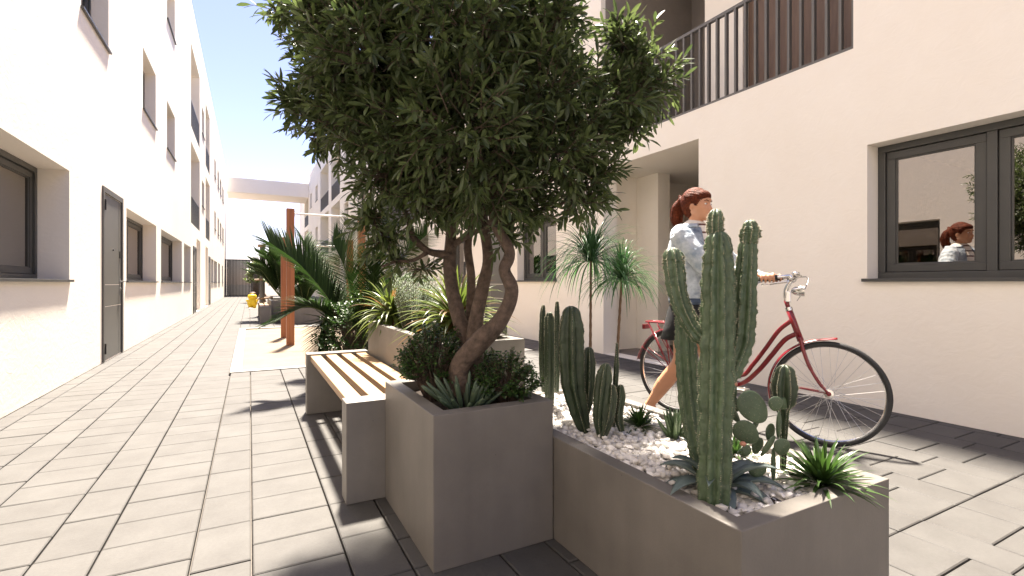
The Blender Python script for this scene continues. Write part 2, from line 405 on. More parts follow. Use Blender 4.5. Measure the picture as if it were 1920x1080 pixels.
# sand pits: kerb ring and sand
for i, (a, b, c, d) in enumerate(PIT):
    kb = MB(); t_ = .13 if i == 0 else .1; zt = .012
    kb.box(a, b, -.03, c, b+t_, zt); kb.box(a, d-t_, -.03, c, d, zt); kb.box(a, b+t_, -.03, a+t_, d-t_, zt-.0005); kb.box(c-t_, b+t_, -.03, c, d-t_, zt-.0005)
    tag(kb.build('kerb', M['kerb'], bevel=.006), kind='structure')
    s = MB(); n = 60
    for iy in range(n):
        for ix in range(n):
            pass
    vs, fs = [], []
    for iy in range(n+1):
        for ix in range(n+1):
            x = lerp(a+t_, c-t_, ix/n); y = lerp(b+t_, d-t_, iy/n)
            vs.append((x, y, -.012+.016*noise.noise(Vector((x*1.6, y*1.6, i*9)))))
    for iy in range(n):
        for ix in range(n):
            q = iy*(n+1)+ix; fs.append((q, q+1, q+n+2, q+n+1))
    s.add(vs, fs); tag(s.build('sand', M['sand'], smooth=True), kind='structure')

# ================================================================== buildings
def facade(name, X0, sg, y0, y1, z1, holes, mat, parent, back=8.0):
    """wall with real openings. holes: (y0, y1, z0, z1, depth, backed)"""
    b = MB(); D = lambda d: X0+sg*d
    ys = sorted({y0, y1, *[h[0] for h in holes], *[h[1] for h in holes]}); zs = sorted({0, z1, *[h[2] for h in holes], *[h[3] for h in holes]})
    for i in range(len(ys)-1):
        j = 0
        while j < len(zs)-1:
            cy, cz = (ys[i]+ys[i+1])/2, (zs[j]+zs[j+1])/2
            if not any(h[0] < cy < h[1] and h[2] < cz < h[3] for h in holes):
                k = j
                while k+1 < len(zs)-1 and not any(h[0] < cy < h[1] and h[2] < (zs[k+1]+zs[k+2])/2 < h[3] for h in holes): k += 1
                b.quad((X0, ys[i], zs[j]), (X0, ys[i+1], zs[j]), (X0, ys[i+1], zs[k+1]), (X0, ys[i], zs[k+1])); j = k
            j += 1
    for (a, c, e, f, d, bk) in holes:
        x = D(d)
        b.quad((X0, a, e), (x, a, e), (x, a, f), (X0, a, f)); b.quad((X0, c, e), (X0, c, f), (x, c, f), (x, c, e))
        b.quad((X0, a, f), (x, a, f), (x, c, f), (X0, c, f))
        b.quad((X0, a, e+.001), (X0, c, e+.001), (x, c, e+.001), (x, a, e+.001))
        if bk: b.quad((x, a, e), (x, c, e), (x, c, f), (x, a, f))
    X1 = D(back)
    b.quad((X0, y0, 0), (X0, y0, z1), (X1, y0, z1), (X1, y0, 0)); b.quad((X0, y1, 0), (X1, y1, 0), (X1, y1, z1), (X0, y1, z1))
    b.quad((X1, y0, 0), (X1, y0, z1), (X1, y1, z1), (X1, y1, 0))
    o = b.build(name, mat, parent)
    r = MB(); r.quad((X0, y0, z1), (X0, y1, z1), (X1, y1, z1), (X1, y0, z1)); r.build('roof', mat, parent)
    return o

def window(parent, X0, sg, y0, y1, z0, z1, dep=.25, sashes=2, sill=True, room=True, fw=.055, label=None):
    D = lambda d: X0+sg*d
    e = .002
    a, c, lo, hi = y0+e, y1-e, z0+e, z1-e
    f = MB(); d0, d1 = D(dep-.075), D(dep)
    f.box(d0, a, lo, d1, c, lo+fw); f.box(d0, a, hi-fw, d1, c, hi); f.box(d0, a, lo+fw, d1, a+fw, hi-fw); f.box(d0, c-fw, lo+fw, d1, c, hi-fw)
    n = sashes; W_ = (c-a-2*fw)/n
    for k in range(1, n):
        y = a+fw+W_*k; f.box(D(dep-.07), y-.03, lo+fw, d1, y+.03, hi-fw)
    fo = f.build('window', M['frame'], parent, bevel=.004)
    if label: fo['label'] = label
    s0, s1 = D(dep-.055), D(dep-.012); sw = .062
    for k in range(n):
        p0 = a+fw+W_*k+(.034 if k else .004); p1 = a+fw+W_*(k+1)-(.034 if k < n-1 else .004); q0, q1 = lo+fw+.004, hi-fw-.004
        s = MB()
        s.box(s0, p0, q0, s1, p1, q0+sw); s.box(s0, p0, q1-sw, s1, p1, q1); s.box(s0, p0, q0+sw, s1, p0+sw, q1-sw); s.box(s0, p1-sw, q0+sw, s1, p1, q1-sw)
        # glazing bead
        g0 = D(dep-.045); h = .012
        s.box(g0, p0+sw, q0+sw, D(dep-.02), p1-sw, q0+sw+h); s.box(g0, p0+sw, q1-sw-h, D(dep-.02), p1-sw, q1-sw)
        s.box(g0, p0+sw, q0+sw+h, D(dep-.02), p0+sw+h, q1-sw-h); s.box(g0, p1-sw-h, q0+sw+h, D(dep-.02), p1-sw, q1-sw-h)
        s.build('sash', M['frame'], fo, bevel=.003)
        g = MB(); g.box(D(dep-.034), p0+sw+h-.002, q0+sw+h-.002, D(dep-.028), p1-sw-h+.002, q1-sw-h+.002); g.build('pane', M['glass'], fo)
    if sill:
        s = MB(); s.box(D(-.035), y0-.03, z0-.022, D(-.002), y1+.03, z0+.004); s.box(D(-.002), y0+.001, z0-.001, D(dep-.076), y1-.001, z0+.004)
        s.build('sill', M['frame'], fo, bevel=.002)
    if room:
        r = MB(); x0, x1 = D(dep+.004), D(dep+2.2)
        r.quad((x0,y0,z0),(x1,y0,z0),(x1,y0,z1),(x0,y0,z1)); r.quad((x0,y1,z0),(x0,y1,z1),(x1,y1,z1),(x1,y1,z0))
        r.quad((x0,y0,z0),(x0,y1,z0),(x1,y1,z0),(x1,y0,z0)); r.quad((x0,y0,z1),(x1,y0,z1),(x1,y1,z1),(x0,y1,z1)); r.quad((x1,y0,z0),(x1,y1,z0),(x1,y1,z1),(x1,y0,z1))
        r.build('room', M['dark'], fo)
    return fo

def door(parent, X0, sg, y0, y1, z1=2.33, detail=True):
    D = lambda d: X0+sg*d
    fr = MB(); w_ = .075
    fr.box(D(-.018), y0, .012, D(.1), y0+w_, z1); fr.box(D(-.018), y1-w_, .012, D(.1), y1, z1); fr.box(D(-.018), y0+w_, z1-w_, D(.1), y1-w_, z1)
    fo = fr.build('door', M['door_dark'], parent, bevel=.003)
    lf = MB(); a, c = y0+w_+.004, y1-w_-.004; lo, hi = .02, z1-w_-.004
    # leaf of separate fields so that the routed grooves are real
    gz = [lo, .74, .745+.30, hi]; gz = [lo, .735, 1.03, hi]; gy = [a, c-.17, c]
    lf.box(D(.01), a, lo, D(.05), c, hi)
    for i in range(3):
        for j in range(2):
            lf.box(D(-.002), gy[j]+(0 if j == 0 else .004), gz[i]+(0 if i == 0 else .004), D(.0098), gy[j+1]-(.004 if j == 0 else 0), gz[i+1]-(.004 if i < 2 else 0))
    lf.build('leaf', M['door'], fo, bevel=.0015)
    if detail:
        hg = MB()
        for z in (.18, hi-.16): hg.cyl((D(-.022), a-.006, z-.07), (D(-.022), a-.006, z+.07), .011, 10)
        hg.build('hinge', M['black'], fo, smooth=False)
        hd = MB(); hy = c-.085
        hd.box(D(-.008), hy-.022, .93, D(-.002), hy+.022, 1.12); hd.cyl((D(-.006), hy, 1.075), (D(-.055), hy, 1.075), .010, 10)
        hd.cyl((D(-.05), hy-.005, 1.075), (D(-.05), hy+.12, 1.075), .009, 10); hd.cyl((D(-.002), hy, .97), (D(-.018), hy, .97), .014, 12)
        hd.build('handle', M['steel'], fo)
        lk = MB(); lk.box(D(-.014), hy-.02, 1.42, D(-.002), hy+.02, 1.52); lk.build('lock', M['black'], fo)
        lk = MB(); lk.cyl((D(0), (a+c)/2, 1.52), (D(-.012), (a+c)/2, 1.52), .014, 12); lk.build('peephole', M['black'], fo)

def railing(parent, X0, sg, y0, y1, z0, z1, step=.112, inset=.02, light=False, name='balcony_railing'):
    D = lambda d: X0+sg*d
    r = MB(); a, c = y0+.002, y1-.002; x0, x1 = D(inset), D(inset+.045)
    r.box(x0, a, z1-.035, x1, c, z1); r.box(x0, a, z0+.004, x1, c, z0+.035)
    n = max(2, round((c-a)/step)); st = (c-a)/n
    for k in range(n+1):
        y = min(max(a+k*st, a+.012), c-.012)
        r.box(D(inset+.002), y-.012, z0+.035, D(inset+.043), y+.012, z1-.035)
    return r.build(name, M['rail'], parent)

# ---------------- left building
LB = empty('apartment_building', (0, 0, 0), 'long white rendered apartment block on the left with a row of grey doors', 'building')
H = []
glz = []          # glazed openings (y0, y1, z0, z1, depth, sashes)
def hole(y0, y1, z0, z1, d, kind, n=1):
    H.append((y0, y1, z0, z1, d, kind == 'niche'))
    if kind == 'win': glz.append((y0, y1, z0, z1, d, n))
hole(4.35, 6.887, 1.085, 2.255, .33, 'win', 2)
hole(9.655, 12.454, 1.085, 2.235, .30, 'win', 2); hole(13.08, 16.818, 1.085, 2.235, .30, 'win', 2); hole(17.335, 19.193, 1.085, 2.235, .30, 'win', 1)
hole(21.217, 22.784, .003, 2.68, 1.1, 'niche'); hole(25.314, 26.777, .003, 2.68, 1.1, 'niche')
for a, c in ((28.815, 30.745), (31.109, 34.0), (35.059, 37.315), (39.738, 41.485)): hole(a, c, 1.085, 2.3, .30, 'win', 1)
UP = [(7.30, 8.55), (11.011, 12.389), (13.944, 15.34)]
for a, c in UP: hole(a, c, 4.22, 5.33, .26, 'win'); hole(a, c, 7.25, 8.35, .26, 'win')
for lo, hi in ((3.05, 5.75), (6.25, 9.0)):
    hole(19.276, 22.50, lo, hi, 1.3, 'niche'); hole(25.398, 27.9, lo, hi, 1.3, 'niche')
for lo, hi in ((4.2, 5.25), (7.15, 8.25)):
    hole(23.483, 24.678, lo, hi, .26, 'win')
for lo, hi in ((4.05, 5.05), (6.97, 7.95)):
    for a, c in ((31.521, 32.726), (34.582, 36.046), (37.312, 39.029), (40.4, 42.3)): hole(a, c, lo, hi, .26, 'win')
facade('wall', XL, -1, -16, 46.5, ROOF, H, M['plaster_l'], LB)
for i, (a, c, lo, hi, d, n) in enumerate(glz): window(LB, XL, -1, a, c, lo, hi, d, n)
for a, c in ((8.203, 9.363), (19.932, 21.011), (27.119, 28.276)): door(LB, XL, -1, a, c)
for lo, hi in ((3.05, 5.75), (6.25, 9.0)):
    for a, c in ((19.276, 22.50), (25.398, 27.9)):
        railing(LB, XL, -1, a, c, lo, lo+.95)
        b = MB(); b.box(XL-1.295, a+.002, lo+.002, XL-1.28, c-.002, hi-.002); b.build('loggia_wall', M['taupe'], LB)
        b = MB(); b.box(XL-1.278, a+.5, lo+.002, XL-1.25, c-.5, hi-.45); b.build('balcony_door', M['glass'], LB)

# ---------------- right building
RB = empty('apartment_building', (0, 0, 0), 'long cream rendered apartment block on the right with loggias over entrance recesses', 'building')
H = []; glz = []
hole(.10, 2.269, 1.085, 2.225, .24, 'win', 3)
hole(7.072, 8.46, 1.10, 2.215, .22, 'win', 2); hole(10.9, 12.1, 1.08, 2.215, .22, 'win', 1)
LOG = [(2.378, 5.856, 3.09, 5.95), (13.7, 20.4, 3.05, 5.95)]
for a, c, lo, hi in LOG: hole(a, c, lo, hi, 1.9, 'niche')
hole(4.047, 5.80, .003, 2.74, .25, 'open'); hole(13.9, 18.6, .003, 2.78, 1.9, 'niche')
for lo, hi in ((3.05, 5.9), (6.28, 9.25)):
    hole(29.95, 33.39, lo, hi, 1.6, 'niche'); hole(34.6, 38.89, lo, hi, 1.6, 'niche'); hole(47.3, 50.79, lo, hi, 1.6, 'niche')
for lo, hi in ((4.25, 5.45), (7.5, 8.7)):
    for a, c in ((22.9, 24.6), (27.193, 28.471), (40.542, 41.995), (44.647, 45.798)): hole(a, c, lo, hi, .26, 'win')
hole(29.95, 38.89, .003, 2.78, 1.6, 'niche')
hole(22.3, 24.2, 1.085, 2.3, .26, 'win', 2); hole(26.2, 28.4, 1.085, 2.3, .26, 'win', 2)
facade('wall', XR, 1, -16, 21.0, 6.85, [h for h in H if h[1] < 21], M['plaster_r'], RB)  # near block: unseen top set low so its shade clears more paving
facade('wall', XR, 1, 21.0, 56, 10.55, [h for h in H if h[0] > 21], M['plaster_r'], RB)
for (a, c, lo, hi, d, n) in glz: window(RB, XR, 1, a, c, lo, hi, d, n)
# entrance recess: a lobby behind the opening with a pier
b = MB(); x0, x1, ya, yb, zt = XR+.25, XR+4.2, 3.2, 6.05, 2.74
b.quad((x0,ya,0),(x1,ya,0),(x1,ya,zt),(x0,ya,zt)); b.quad((x0,yb,0),(x0,yb,zt),(x1,yb,zt),(x1,yb,0)); b.quad((x1,ya,0),(x1,yb,0),(x1,yb,zt),(x1,ya,zt))
b.quad((x0,ya,zt),(x1,ya,zt),(x1,yb,zt),(x0,yb,zt)); b.quad((x0,ya,0),(x0,4.047,0),(x0,4.047,zt),(x0,ya,zt)); b.quad((x0,5.80,0),(x0,yb,0),(x0,yb,zt),(x0,5.80,zt))
b.build('entrance_lobby', M['plaster_r'], RB)
b = MB(); b.box(5.5, 5.58, .003, 5.75, yb-.002, zt-.002); b.build('pier', M['plaster_r'], RB, bevel=.004)
b = MB(); b.box(XR+.255, 3.202, -.02, x1-.002, yb-.002, .006); b.build('lobby_floor', M['soil'] if 0 else M['taupe'], RB)
b = MB(); b.box(6.6, 3.6, .01, 6.66, 5.2, 2.5); b.build('inner_door', M['shutter'], RB)
# loggia fittings
for q, (a, c, lo, hi) in enumerate(LOG):
    railing(RB, XR, 1, a, c, lo, lo+.98, .118)
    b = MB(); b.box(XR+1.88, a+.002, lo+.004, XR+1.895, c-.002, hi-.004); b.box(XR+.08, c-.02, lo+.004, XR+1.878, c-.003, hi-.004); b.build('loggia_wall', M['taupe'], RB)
    if q == 0:
        b = MB(); b.box(XR+1.0, a+.004, lo+.004, XR+1.06, a+1.75, hi-.006); b.build('shutter', M['shutter'], RB)
        b = MB(); b.box(XR+.9, a+1.76, lo+.004, XR+1.87, a+2.35, hi-.006); b.build('partition', M['plaster_r'], RB)
        b = MB(); b.box(XR+.1, a+.003, lo+.004, XR+.99, a+.02, hi-.006); b.build('side_panel', M['shutter'], RB)
b = MB(); b.box(XR+1.88, 13.902, .01, XR+1.895, 18.598, 2.775); b.build('porch_wall', M['taupe'], RB)
b = MB(); b.box(XR+.02, 16.9, .01, XR+.22, 17.15, 2.775); b.build('pier', M['plaster_r'], RB)
for lo, hi in ((3.05, 5.9), (6.28, 9.25)):
    for a, c in ((29.95, 33.39), (34.6, 38.89), (47.3, 50.79)):
        railing(RB, XR, 1, a, c, lo, lo+1.0, .12)
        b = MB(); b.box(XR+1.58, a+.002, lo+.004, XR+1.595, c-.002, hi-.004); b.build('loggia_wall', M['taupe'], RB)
door(RB, XR, 1, 8.9, 9.95, 2.3)

# ---------------- bridge, gate, gatehouse
br = MB(); br.box(XL+.004, 46.9, 8.62, XR-.004, 50.6, 9.85)
tag(br.build('footbridge', M['plaster_l'], bevel=.02), 'white enclosed footbridge spanning high between the two apartment blocks', 'bridge')
gt = empty('slatted_gate', (-.83, 44.8, 0), 'tall grey metal gate of closely set upright slats closing the far end of the alley', 'gate')
b = MB(); b.box(-.87, -.03, .03, .868, .03, .09); b.box(-.87, -.03, 2.86, .868, .03, 2.92); b.box(-.87, -.05, 0, -.78, .05, 2.95); b.box(.80, -.05, 0, .868, .05, 2.95)
b.build('gate_frame', M['frame'], gt)
b = MB()
for k in range(22):
    x = -.76+k*.0735; b.box(x, -.07, .02, x+.066, .07, 2.95, k % 3 == 1)  # every third slat in the lighter tone: lit stripes painted between shaded ones
b.build('slat_panel', [M['black'], M['frame']], gt)
gh = empty('gatehouse', (.35, 45.2, 0), 'small beige gatehouse with a grey door right of the slatted gate', 'gatehouse')
b = MB(); b.box(-.30, -.3, 0, .40, 1.2, 2.98); b.build('wall', M['taupe'], gh)
b = MB(); b.box(-.24, -.34, .01, .34, -.302, 2.05); b.build('door', M['rail'], gh)

# ================================================================== planters and bench
def planter(x0, y0, x1, y1, z, t, label, soil_drop=.05, loam=True, mat='conc'):
    e = empty('concrete_planter', ((x0+x1)/2, (y0+y1)/2, 0), label, 'planter')
    hx, hy = (x1-x0)/2, (y1-y0)/2
    b = MB(); o = [(-hx,-hy),(hx,-hy),(hx,hy),(-hx,hy)]; i = [(-hx+t,-hy+t),(hx-t,-hy+t),(hx-t,hy-t),(-hx+t,hy-t)]
    vs = [(x,y,.001) for x,y in o]+[(x,y,z) for x,y in o]+[(x,y,z) for x,y in i]+[(x,y,z-soil_drop-.06) for x,y in i]
    fs = []
    for k in range(4):
        n = (k+1) % 4
        fs += [(k,n,4+n,4+k),(4+k,4+n,8+n,8+k),(8+k,8+n,12+n,12+k)]
    fs.append((3,2,1,0)); fs.append((12,13,14,15)); b.add(vs, fs)
    b.build('box', M[mat], e, bevel=.0035)
    if loam:
        s = MB(); n = 30; vs = []
        for iy in range(n+1):
            for ix in range(n+1):
                x = lerp(-hx+t+.001, hx-t-.001, ix/n); y = lerp(-hy+t+.001, hy-t-.001, iy/n)
                vs.append((x, y, z-soil_drop+.018*noise.noise(Vector((x*9+x0, y*9, 1)))))
        s.add(vs, [(q, q+1, q+n+2, q+n+1) for iy in range(n) for ix in range(n) for q in [iy*(n+1)+ix]])
        s.build('soil', M['soil'], e, smooth=True)
    return e
planter(.585, 1.70, 1.098, 2.415, .571, .062, 'square grey concrete planter holding the big multi-stemmed tree beside the bench end')
planter(.885, 2.468, 1.40, 4.245, .73, .055, 'tall long grey concrete planter behind the bench, full of strap-leaved plants')
planter(1.102, .827, 1.82, 2.462, .42, .062, 'low concrete planter in the foreground filled with white pebbles and cacti', .03)
planter(.80, 13.85, 3.6, 14.9, .40, .07, 'low grey concrete planter beyond the timber posts and sand pit', .04, mat='conc2')
planter(.52, 14.95, 1.7, 18.2, .56, .06, 'distant concrete planter with a feathery palm beside the far bench', .05, mat='conc2')

bn = empty('bench', (.645, 3.37, 0), 'concrete bench with four pale wooden slats between the two planters', 'bench')
for y0, y1 in ((-.953, -.83), (.86, .968)):
    b = MB(); b.box(-.243, y0, .001, .236, y1, .483); b.build('side_panel', M['conc2'], bn, bevel=.004)
for k in range(4):
    x = -.215+k*.118
    b = MB(); b.box(x, -.829, .425, x+.078, .859, .468); b.build('slat', M['pine'], bn, bevel=.003)
b = MB()
for y in (-.7, .72): b.box(-.2, y-.02, .40, .21, y+.02, .4245)
b.build('crossbar', M['frame'], bn)
fb = empty('bench', (.36, 16.2, 0), 'small distant concrete bench with wooden slats, seen past the timber posts', 'bench')
for y0, y1 in ((-1.6, -1.35), (1.35, 1.6)):
    b = MB(); b.box(-.12, y0, .001, .14, y1, .43); b.build('side_panel', M['conc2'], fb)
for k in range(2):
    b = MB(); b.box(-.10+k*.13, -1.34, .38, .0+k*.13, 1.34, .43); b.build('slat', M['pine'], fb)

# ================================================================== white pebbles
tmpl = []
for q in range(7):
    bm = bmesh.new(); bmesh.ops.create_icosphere(bm, subdivisions=1, radius=1)
    for v in bm.verts: v.co *= 1+.38*noise.noise(v.co*1.1+Vector((q*5, 0, 0)))
    tmpl.append(([v.co.copy() for v in bm.verts], [tuple(v.index for v in f.verts) for f in bm.faces])); bm.free()
pb = MB()
def stone(x, y, z, r):
    vs, fs = random.choice(tmpl)
    R_ = Matrix.Rotation(rnd(0, 6.3), 3, 'Z') @ Matrix.Rotation(rnd(-.5, .5), 3, 'X')
    sc = Vector((r*rnd(.85, 1.35), r*rnd(.75, 1.1), r*rnd(.5, .8)))
    pb.add([Vector((x, y, z))+R_ @ Vector((v.x*sc.x, v.y*sc.y, v.z*sc.z)) for v in vs], fs)
y = .90
while y < 2.40:
    x = 1.175
    while x < 1.75:
        r = rnd(.0105, .019)
        stone(x+rnd(-.006, .006), y+rnd(-.006, .006), .388+rnd(0, .012)+.008*noise.noise(Vector((x*6, y*6, 0))), r); x += .0175
    y += .0175
for i in range(700): stone(rnd(1.18, 1.745), rnd(.905, 2.38), .403+rnd(0, .012), rnd(.010, .018))
tag(pb.build('pebbles', M['pebble'], auto=60), 'white marble pebbles covering the cactus planter', 'pebbles', kind='stuff')

# ================================================================== foliage tools
def frame_of(d):
    d = d.normalized(); s = d.cross(Vector((0, 0, 1)))
    if s.length < .05: s = d.cross(Vector((1, 0, 0)))
    s.normalize(); return d, s, s.cross(d).normalized()
def leaf(mb, p, d, L, w, roll=0, curl=.15, m=0):
    """small pointed leaf, folded along its midrib"""
    d, s, u = frame_of(d)
    s, u = s*math.cos(roll)+u*math.sin(roll), u*math.cos(roll)-s*math.sin(roll)
    prof = ((.0, .12), (.28, .78), (.6, 1.0), (.85, .6))
    vs = []
    for t, k in prof:
        c = p+d*(L*t)-u*(L*curl*t*t); vs += [c-s*(w*k)+u*(w*k*.25), c, c+s*(w*k)+u*(w*k*.25)]
    vs.append(p+d*L-u*(L*curl))
    fs = []
    for i in range(3):
        a = i*3; fs += [(a, a+3, a+4, a+1), (a+1, a+4, a+5, a+2)]
    fs += [(9, 12, 10), (10, 12, 11)]
    mb.add(vs, fs, m)
def blade(mb, p, d, L, w, droop=.6, n=7, fold=.3, taper=1.0, m=0, base=.55, stiff=1.6, twist=0):
    """long strap leaf that arches over under its own weight"""
    d, s, u = frame_of(d); p = Vector(p); vs = []; cur = p.copy(); dr = d.copy()
    for i in range(n+1):
        t = i/n
        k = (base+(1-base)*min(1, t*3.2))*(1-t**(2.2*taper))
        uu = s.cross(dr).normalized()
        if i == n: vs.append(cur.copy())
        else: vs += [cur-s*(w*k)+uu*(w*k*fold), cur.copy(), cur+s*(w*k)+uu*(w*k*fold)]
        cur = cur+dr*(L/n)
        dr = (dr+Vector((0, 0, -1))*(droop*(t+.15)**stiff*3.2/n)).normalized()
        if twist: s = (Matrix.Rotation(twist/n, 3, dr) @ s)
    fs = []
    for i in range(n-1):
        a = i*3; fs += [(a, a+3, a+4, a+1), (a+1, a+4, a+5, a+2)]
    a = (n-1)*3; fs += [(a, a+3, a+1), (a+1, a+3, a+2)]
    mb.add(vs, fs, m)
def rosette(parent, name, c, n, L, w, mats, elev=(8, 85), droop=.6, fold=.3, seg=7, mfun=None, stiff=1.6, jitter=.12, taper=1.0, base=.55, smooth=True):
    b = MB()
    for i in range(n):
        t = (i+.5)/n; e = rad(lerp(elev[1], elev[0], t**.8)+rnd(-6, 6)); a = i*2.39996+rnd(-.25, .25)
        d = Vector((math.cos(a)*math.cos(e), math.sin(a)*math.cos(e), math.sin(e)))
        r = L*.03
        blade(b, Vector(c)+Vector((math.cos(a)*r, math.sin(a)*r, rnd(0, L*.1)*(1-t))), d, L*rnd(1-jitter*2, 1+jitter)*lerp(.75, 1, t), w*rnd(.8, 1.1), droop*rnd(.6, 1.3), seg, fold, taper, mfun(i, t) if mfun else 0, base, stiff)
    return b.build(name, mats, parent, smooth=smooth)
def rdir(zmin=-1):
    while True:
        v = Vector((rnd(-1, 1), rnd(-1, 1), rnd(-1, 1)))
        if .05 < v.length < 1:
            v.normalize()
            if v.z >= zmin: return v

# ================================================================== the big tree
tr = empty('tree', (.86, 2.06, .52), 'big dark green tree with several twisting brown stems growing from the square planter', 'tree')
T0 = Vector(tr.location)
def smooth_path(pts, n=8):
    pts = [Vector(p) for p in pts]; out = []
    P_ = [pts[0]*2-pts[1]]+pts+[pts[-1]*2-pts[-2]]
    for i in range(1, len(P_)-2):
        for k in range(n):
            t = k/n; a, b, c, d = P_[i-1:i+3]
            out.append(.5*((2*b)+(c-a)*t+(2*a-5*b+4*c-d)*t*t+(3*b-a-3*c+d)*t**3))
    out.append(pts[-1]); return out
stems = [  # photo pixel, depth and radius (px)
    [(873, 735, 2.16, 34), (862, 690, 2.13, 26), (895, 645, 2.10, 26), (940, 598, 2.06, 21), (960, 545, 2.05, 18), (946, 505, 2.07, 17), (955, 470, 2.1, 15), (925, 400, 2.12, 13), (960, 300, 2.1, 10), (1010, 180, 2.05, 6)],
    [(880, 725, 2.26, 30), (882, 670, 2.28, 22), (868, 620, 2.32, 20), (852, 560, 2.34, 18), (843, 500, 2.36, 17), (845, 430, 2.38, 15), (838, 330, 2.35, 12), (800, 200, 2.3, 9), (770, 60, 2.25, 5)],
    [(888, 720, 2.22, 30), (890, 665, 2.24, 24), (893, 600, 2.26, 19), (905, 540, 2.28, 17), (915, 480, 2.3, 15), (900, 380, 2.3, 12), (890, 240, 2.28, 9), (880, 60, 2.25, 5)],
    [(884, 720, 2.34, 20), (885, 650, 2.36, 15), (882, 590, 2.38, 12), (884, 520, 2.4, 11), (880, 440, 2.42, 10), (930, 330, 2.45, 8), (1000, 200, 2.5, 5)],
    [(845, 478, 2.36, 11), (805, 472, 2.33, 9), (775, 445, 2.28, 8), (765, 410, 2.25, 7), (745, 370, 2.2, 6), (700, 300, 2.15, 5), (620, 200, 2.1, 3)],
    [(800, 474, 2.32, 6), (775, 488, 2.3, 5), (745, 490, 2.28, 4), (715, 500, 2.26, 2.5)],
    [(846, 462, 2.38, 9), (880, 440, 2.32, 8), (930, 420, 2.25, 6), (1010, 400, 2.2, 4), (1080, 370, 2.15, 3)],
    [(915, 420, 2.12, 8), (990, 370, 2.1, 7), (1080, 300, 2.1, 6), (1160, 220, 2.15, 5), (1230, 160, 2.2, 3)],
    [(838, 330, 2.35, 8), (740, 250, 2.2, 6), (640, 150, 2.1, 5), (560, 40, 2.1, 3)],
]
bk = MB()
for st in stems:
    path = [at(u, v, d)-T0 for u, v, d, r in st]; sp = smooth_path(path, 7)
    rs = []
    for i in range(len(sp)):
        t = i/(len(sp)-1)*(len(st)-1); k = min(int(t), len(st)-2); fr_ = t-k
        rs.append(lerp(st[k][3]/922.58*st[k][2], st[k+1][3]/922.58*st[k+1][2], fr_)*.72*(1+.12*noise.noise(sp[i]*9)))
    ph = rnd(0, 9)
    bk.tube(sp, rs, 16, rib=lambda a, i, j: 1+.10*noise.noise(Vector((math.cos(a)*1.6+ph, math.sin(a)*1.6, i*.22)))+.035*math.sin(a*5+i*.3))
bk.build('trunk', M['bark'], tr, smooth=True)

# crown: overlapping masses (photo pixel, depth, radius in px), filled with leafy twigs
blobs = [(660, 60, 2.05, 114), (585, 10, 2.1, 72), (700, -40, 2.1, 130), (820, -80, 2.15, 150), (960, -90, 2.2, 140), (720, 110, 2.0, 150), (860, 90, 1.95, 165), (980, 60, 2.1, 125),
         (1040, 20, 2.2, 60), (622, 160, 2.05, 74), (650, 220, 2.05, 95), (760, 250, 2.0, 125), (880, 240, 1.9, 150), (1000, 190, 2.05, 125), (720, 330, 2.05, 75), (800, 360, 2.05, 80),
         (920, 350, 1.98, 95), (1030, 300, 2.05, 100), (1095, 250, 2.1, 75), (1080, 370, 2.15, 70), (1000, 400, 2.1, 50), (1150, 195, 2.15, 72), (1205, 165, 2.2, 60), (1165, 85, 2.2, 46), (1120, 160, 2.15, 50), (1200, 120, 2.2, 62), (1165, 60, 2.2, 40), (1225, 150, 2.25, 48), (1180, 240, 2.2, 50),
         (1215, 200, 2.2, 42), (700, 410, 2.15, 42), (745, 485, 2.3, 40), (720, 445, 2.2, 36), (790, 505, 2.35, 20), (950, 445, 2.15, 30), (590, 255, 2.1, 26), (560, 200, 2.1, 48), (590, 265, 2.1, 38), (520, 20, 2.1, 40), (1120, 330, 2.15, 42),
         (850, 150, 2.55, 200), (740, 60, 2.6, 180), (980, 160, 2.6, 160), (660, 160, 2.4, 130), (900, 320, 2.45, 120), (530, 25, 2.15, 45), (850, 395, 2.2, 42)]
cr_ = MB(); tw = MB()
B = [(at(u, v, d), r/922.58*d) for u, v, d, r in blobs]
nt_ = 0
for (c, r) in B:
    n = int((64 if c.z > 1.22 else 30)*(r/.2)**2)+5
    for i in range(n):
        dv = rdir(); rr = r*(rnd(.35, 1.0)**.5)
        p = c+dv*max(0, rr-.085)
        # deep inside several masses at once: leave it airy
        depth_in = sum(1 for (c2, r2) in B if (p-c2).length < r2*.62)
        if depth_in > 1 and random.random() < .75: continue
        # the notch of sky between the crown and the right-hand limb
        out = (dv*.9+Vector((0, 0, rnd(-.25, .55)))+rdir()*.45).normalized()
        L = rnd(.07, .14); q = p+out*L
        tw.tube([p-out*.05-T0, p+out*L*.5-T0, q-T0], [.0022, .0018, .001], 4, cap=False)
        nl = random.randint(9, 13)
        for k in range(nl):
            t = k/(nl-1); base = p+out*(L*t)
            o2, s2, u2 = frame_of(out); a = k*2.4+rnd(-.3, .3)
            spread = lerp(1.15, .5, t)
            ld = o2*math.cos(spread)+(s2*math.cos(a)+u2*math.sin(a))*math.sin(spread)
            ld.z -= .12
            leaf(cr_, base-T0, ld, rnd(.044, .070), rnd(.0062, .0092), rnd(-.9, .9), rnd(0, .25)); nt_ += 1
cr_.build('crown', M['olive'], tr, smooth=False)
tw.build('twig', M['bark'], tr)
print('tree leaves', nt_)

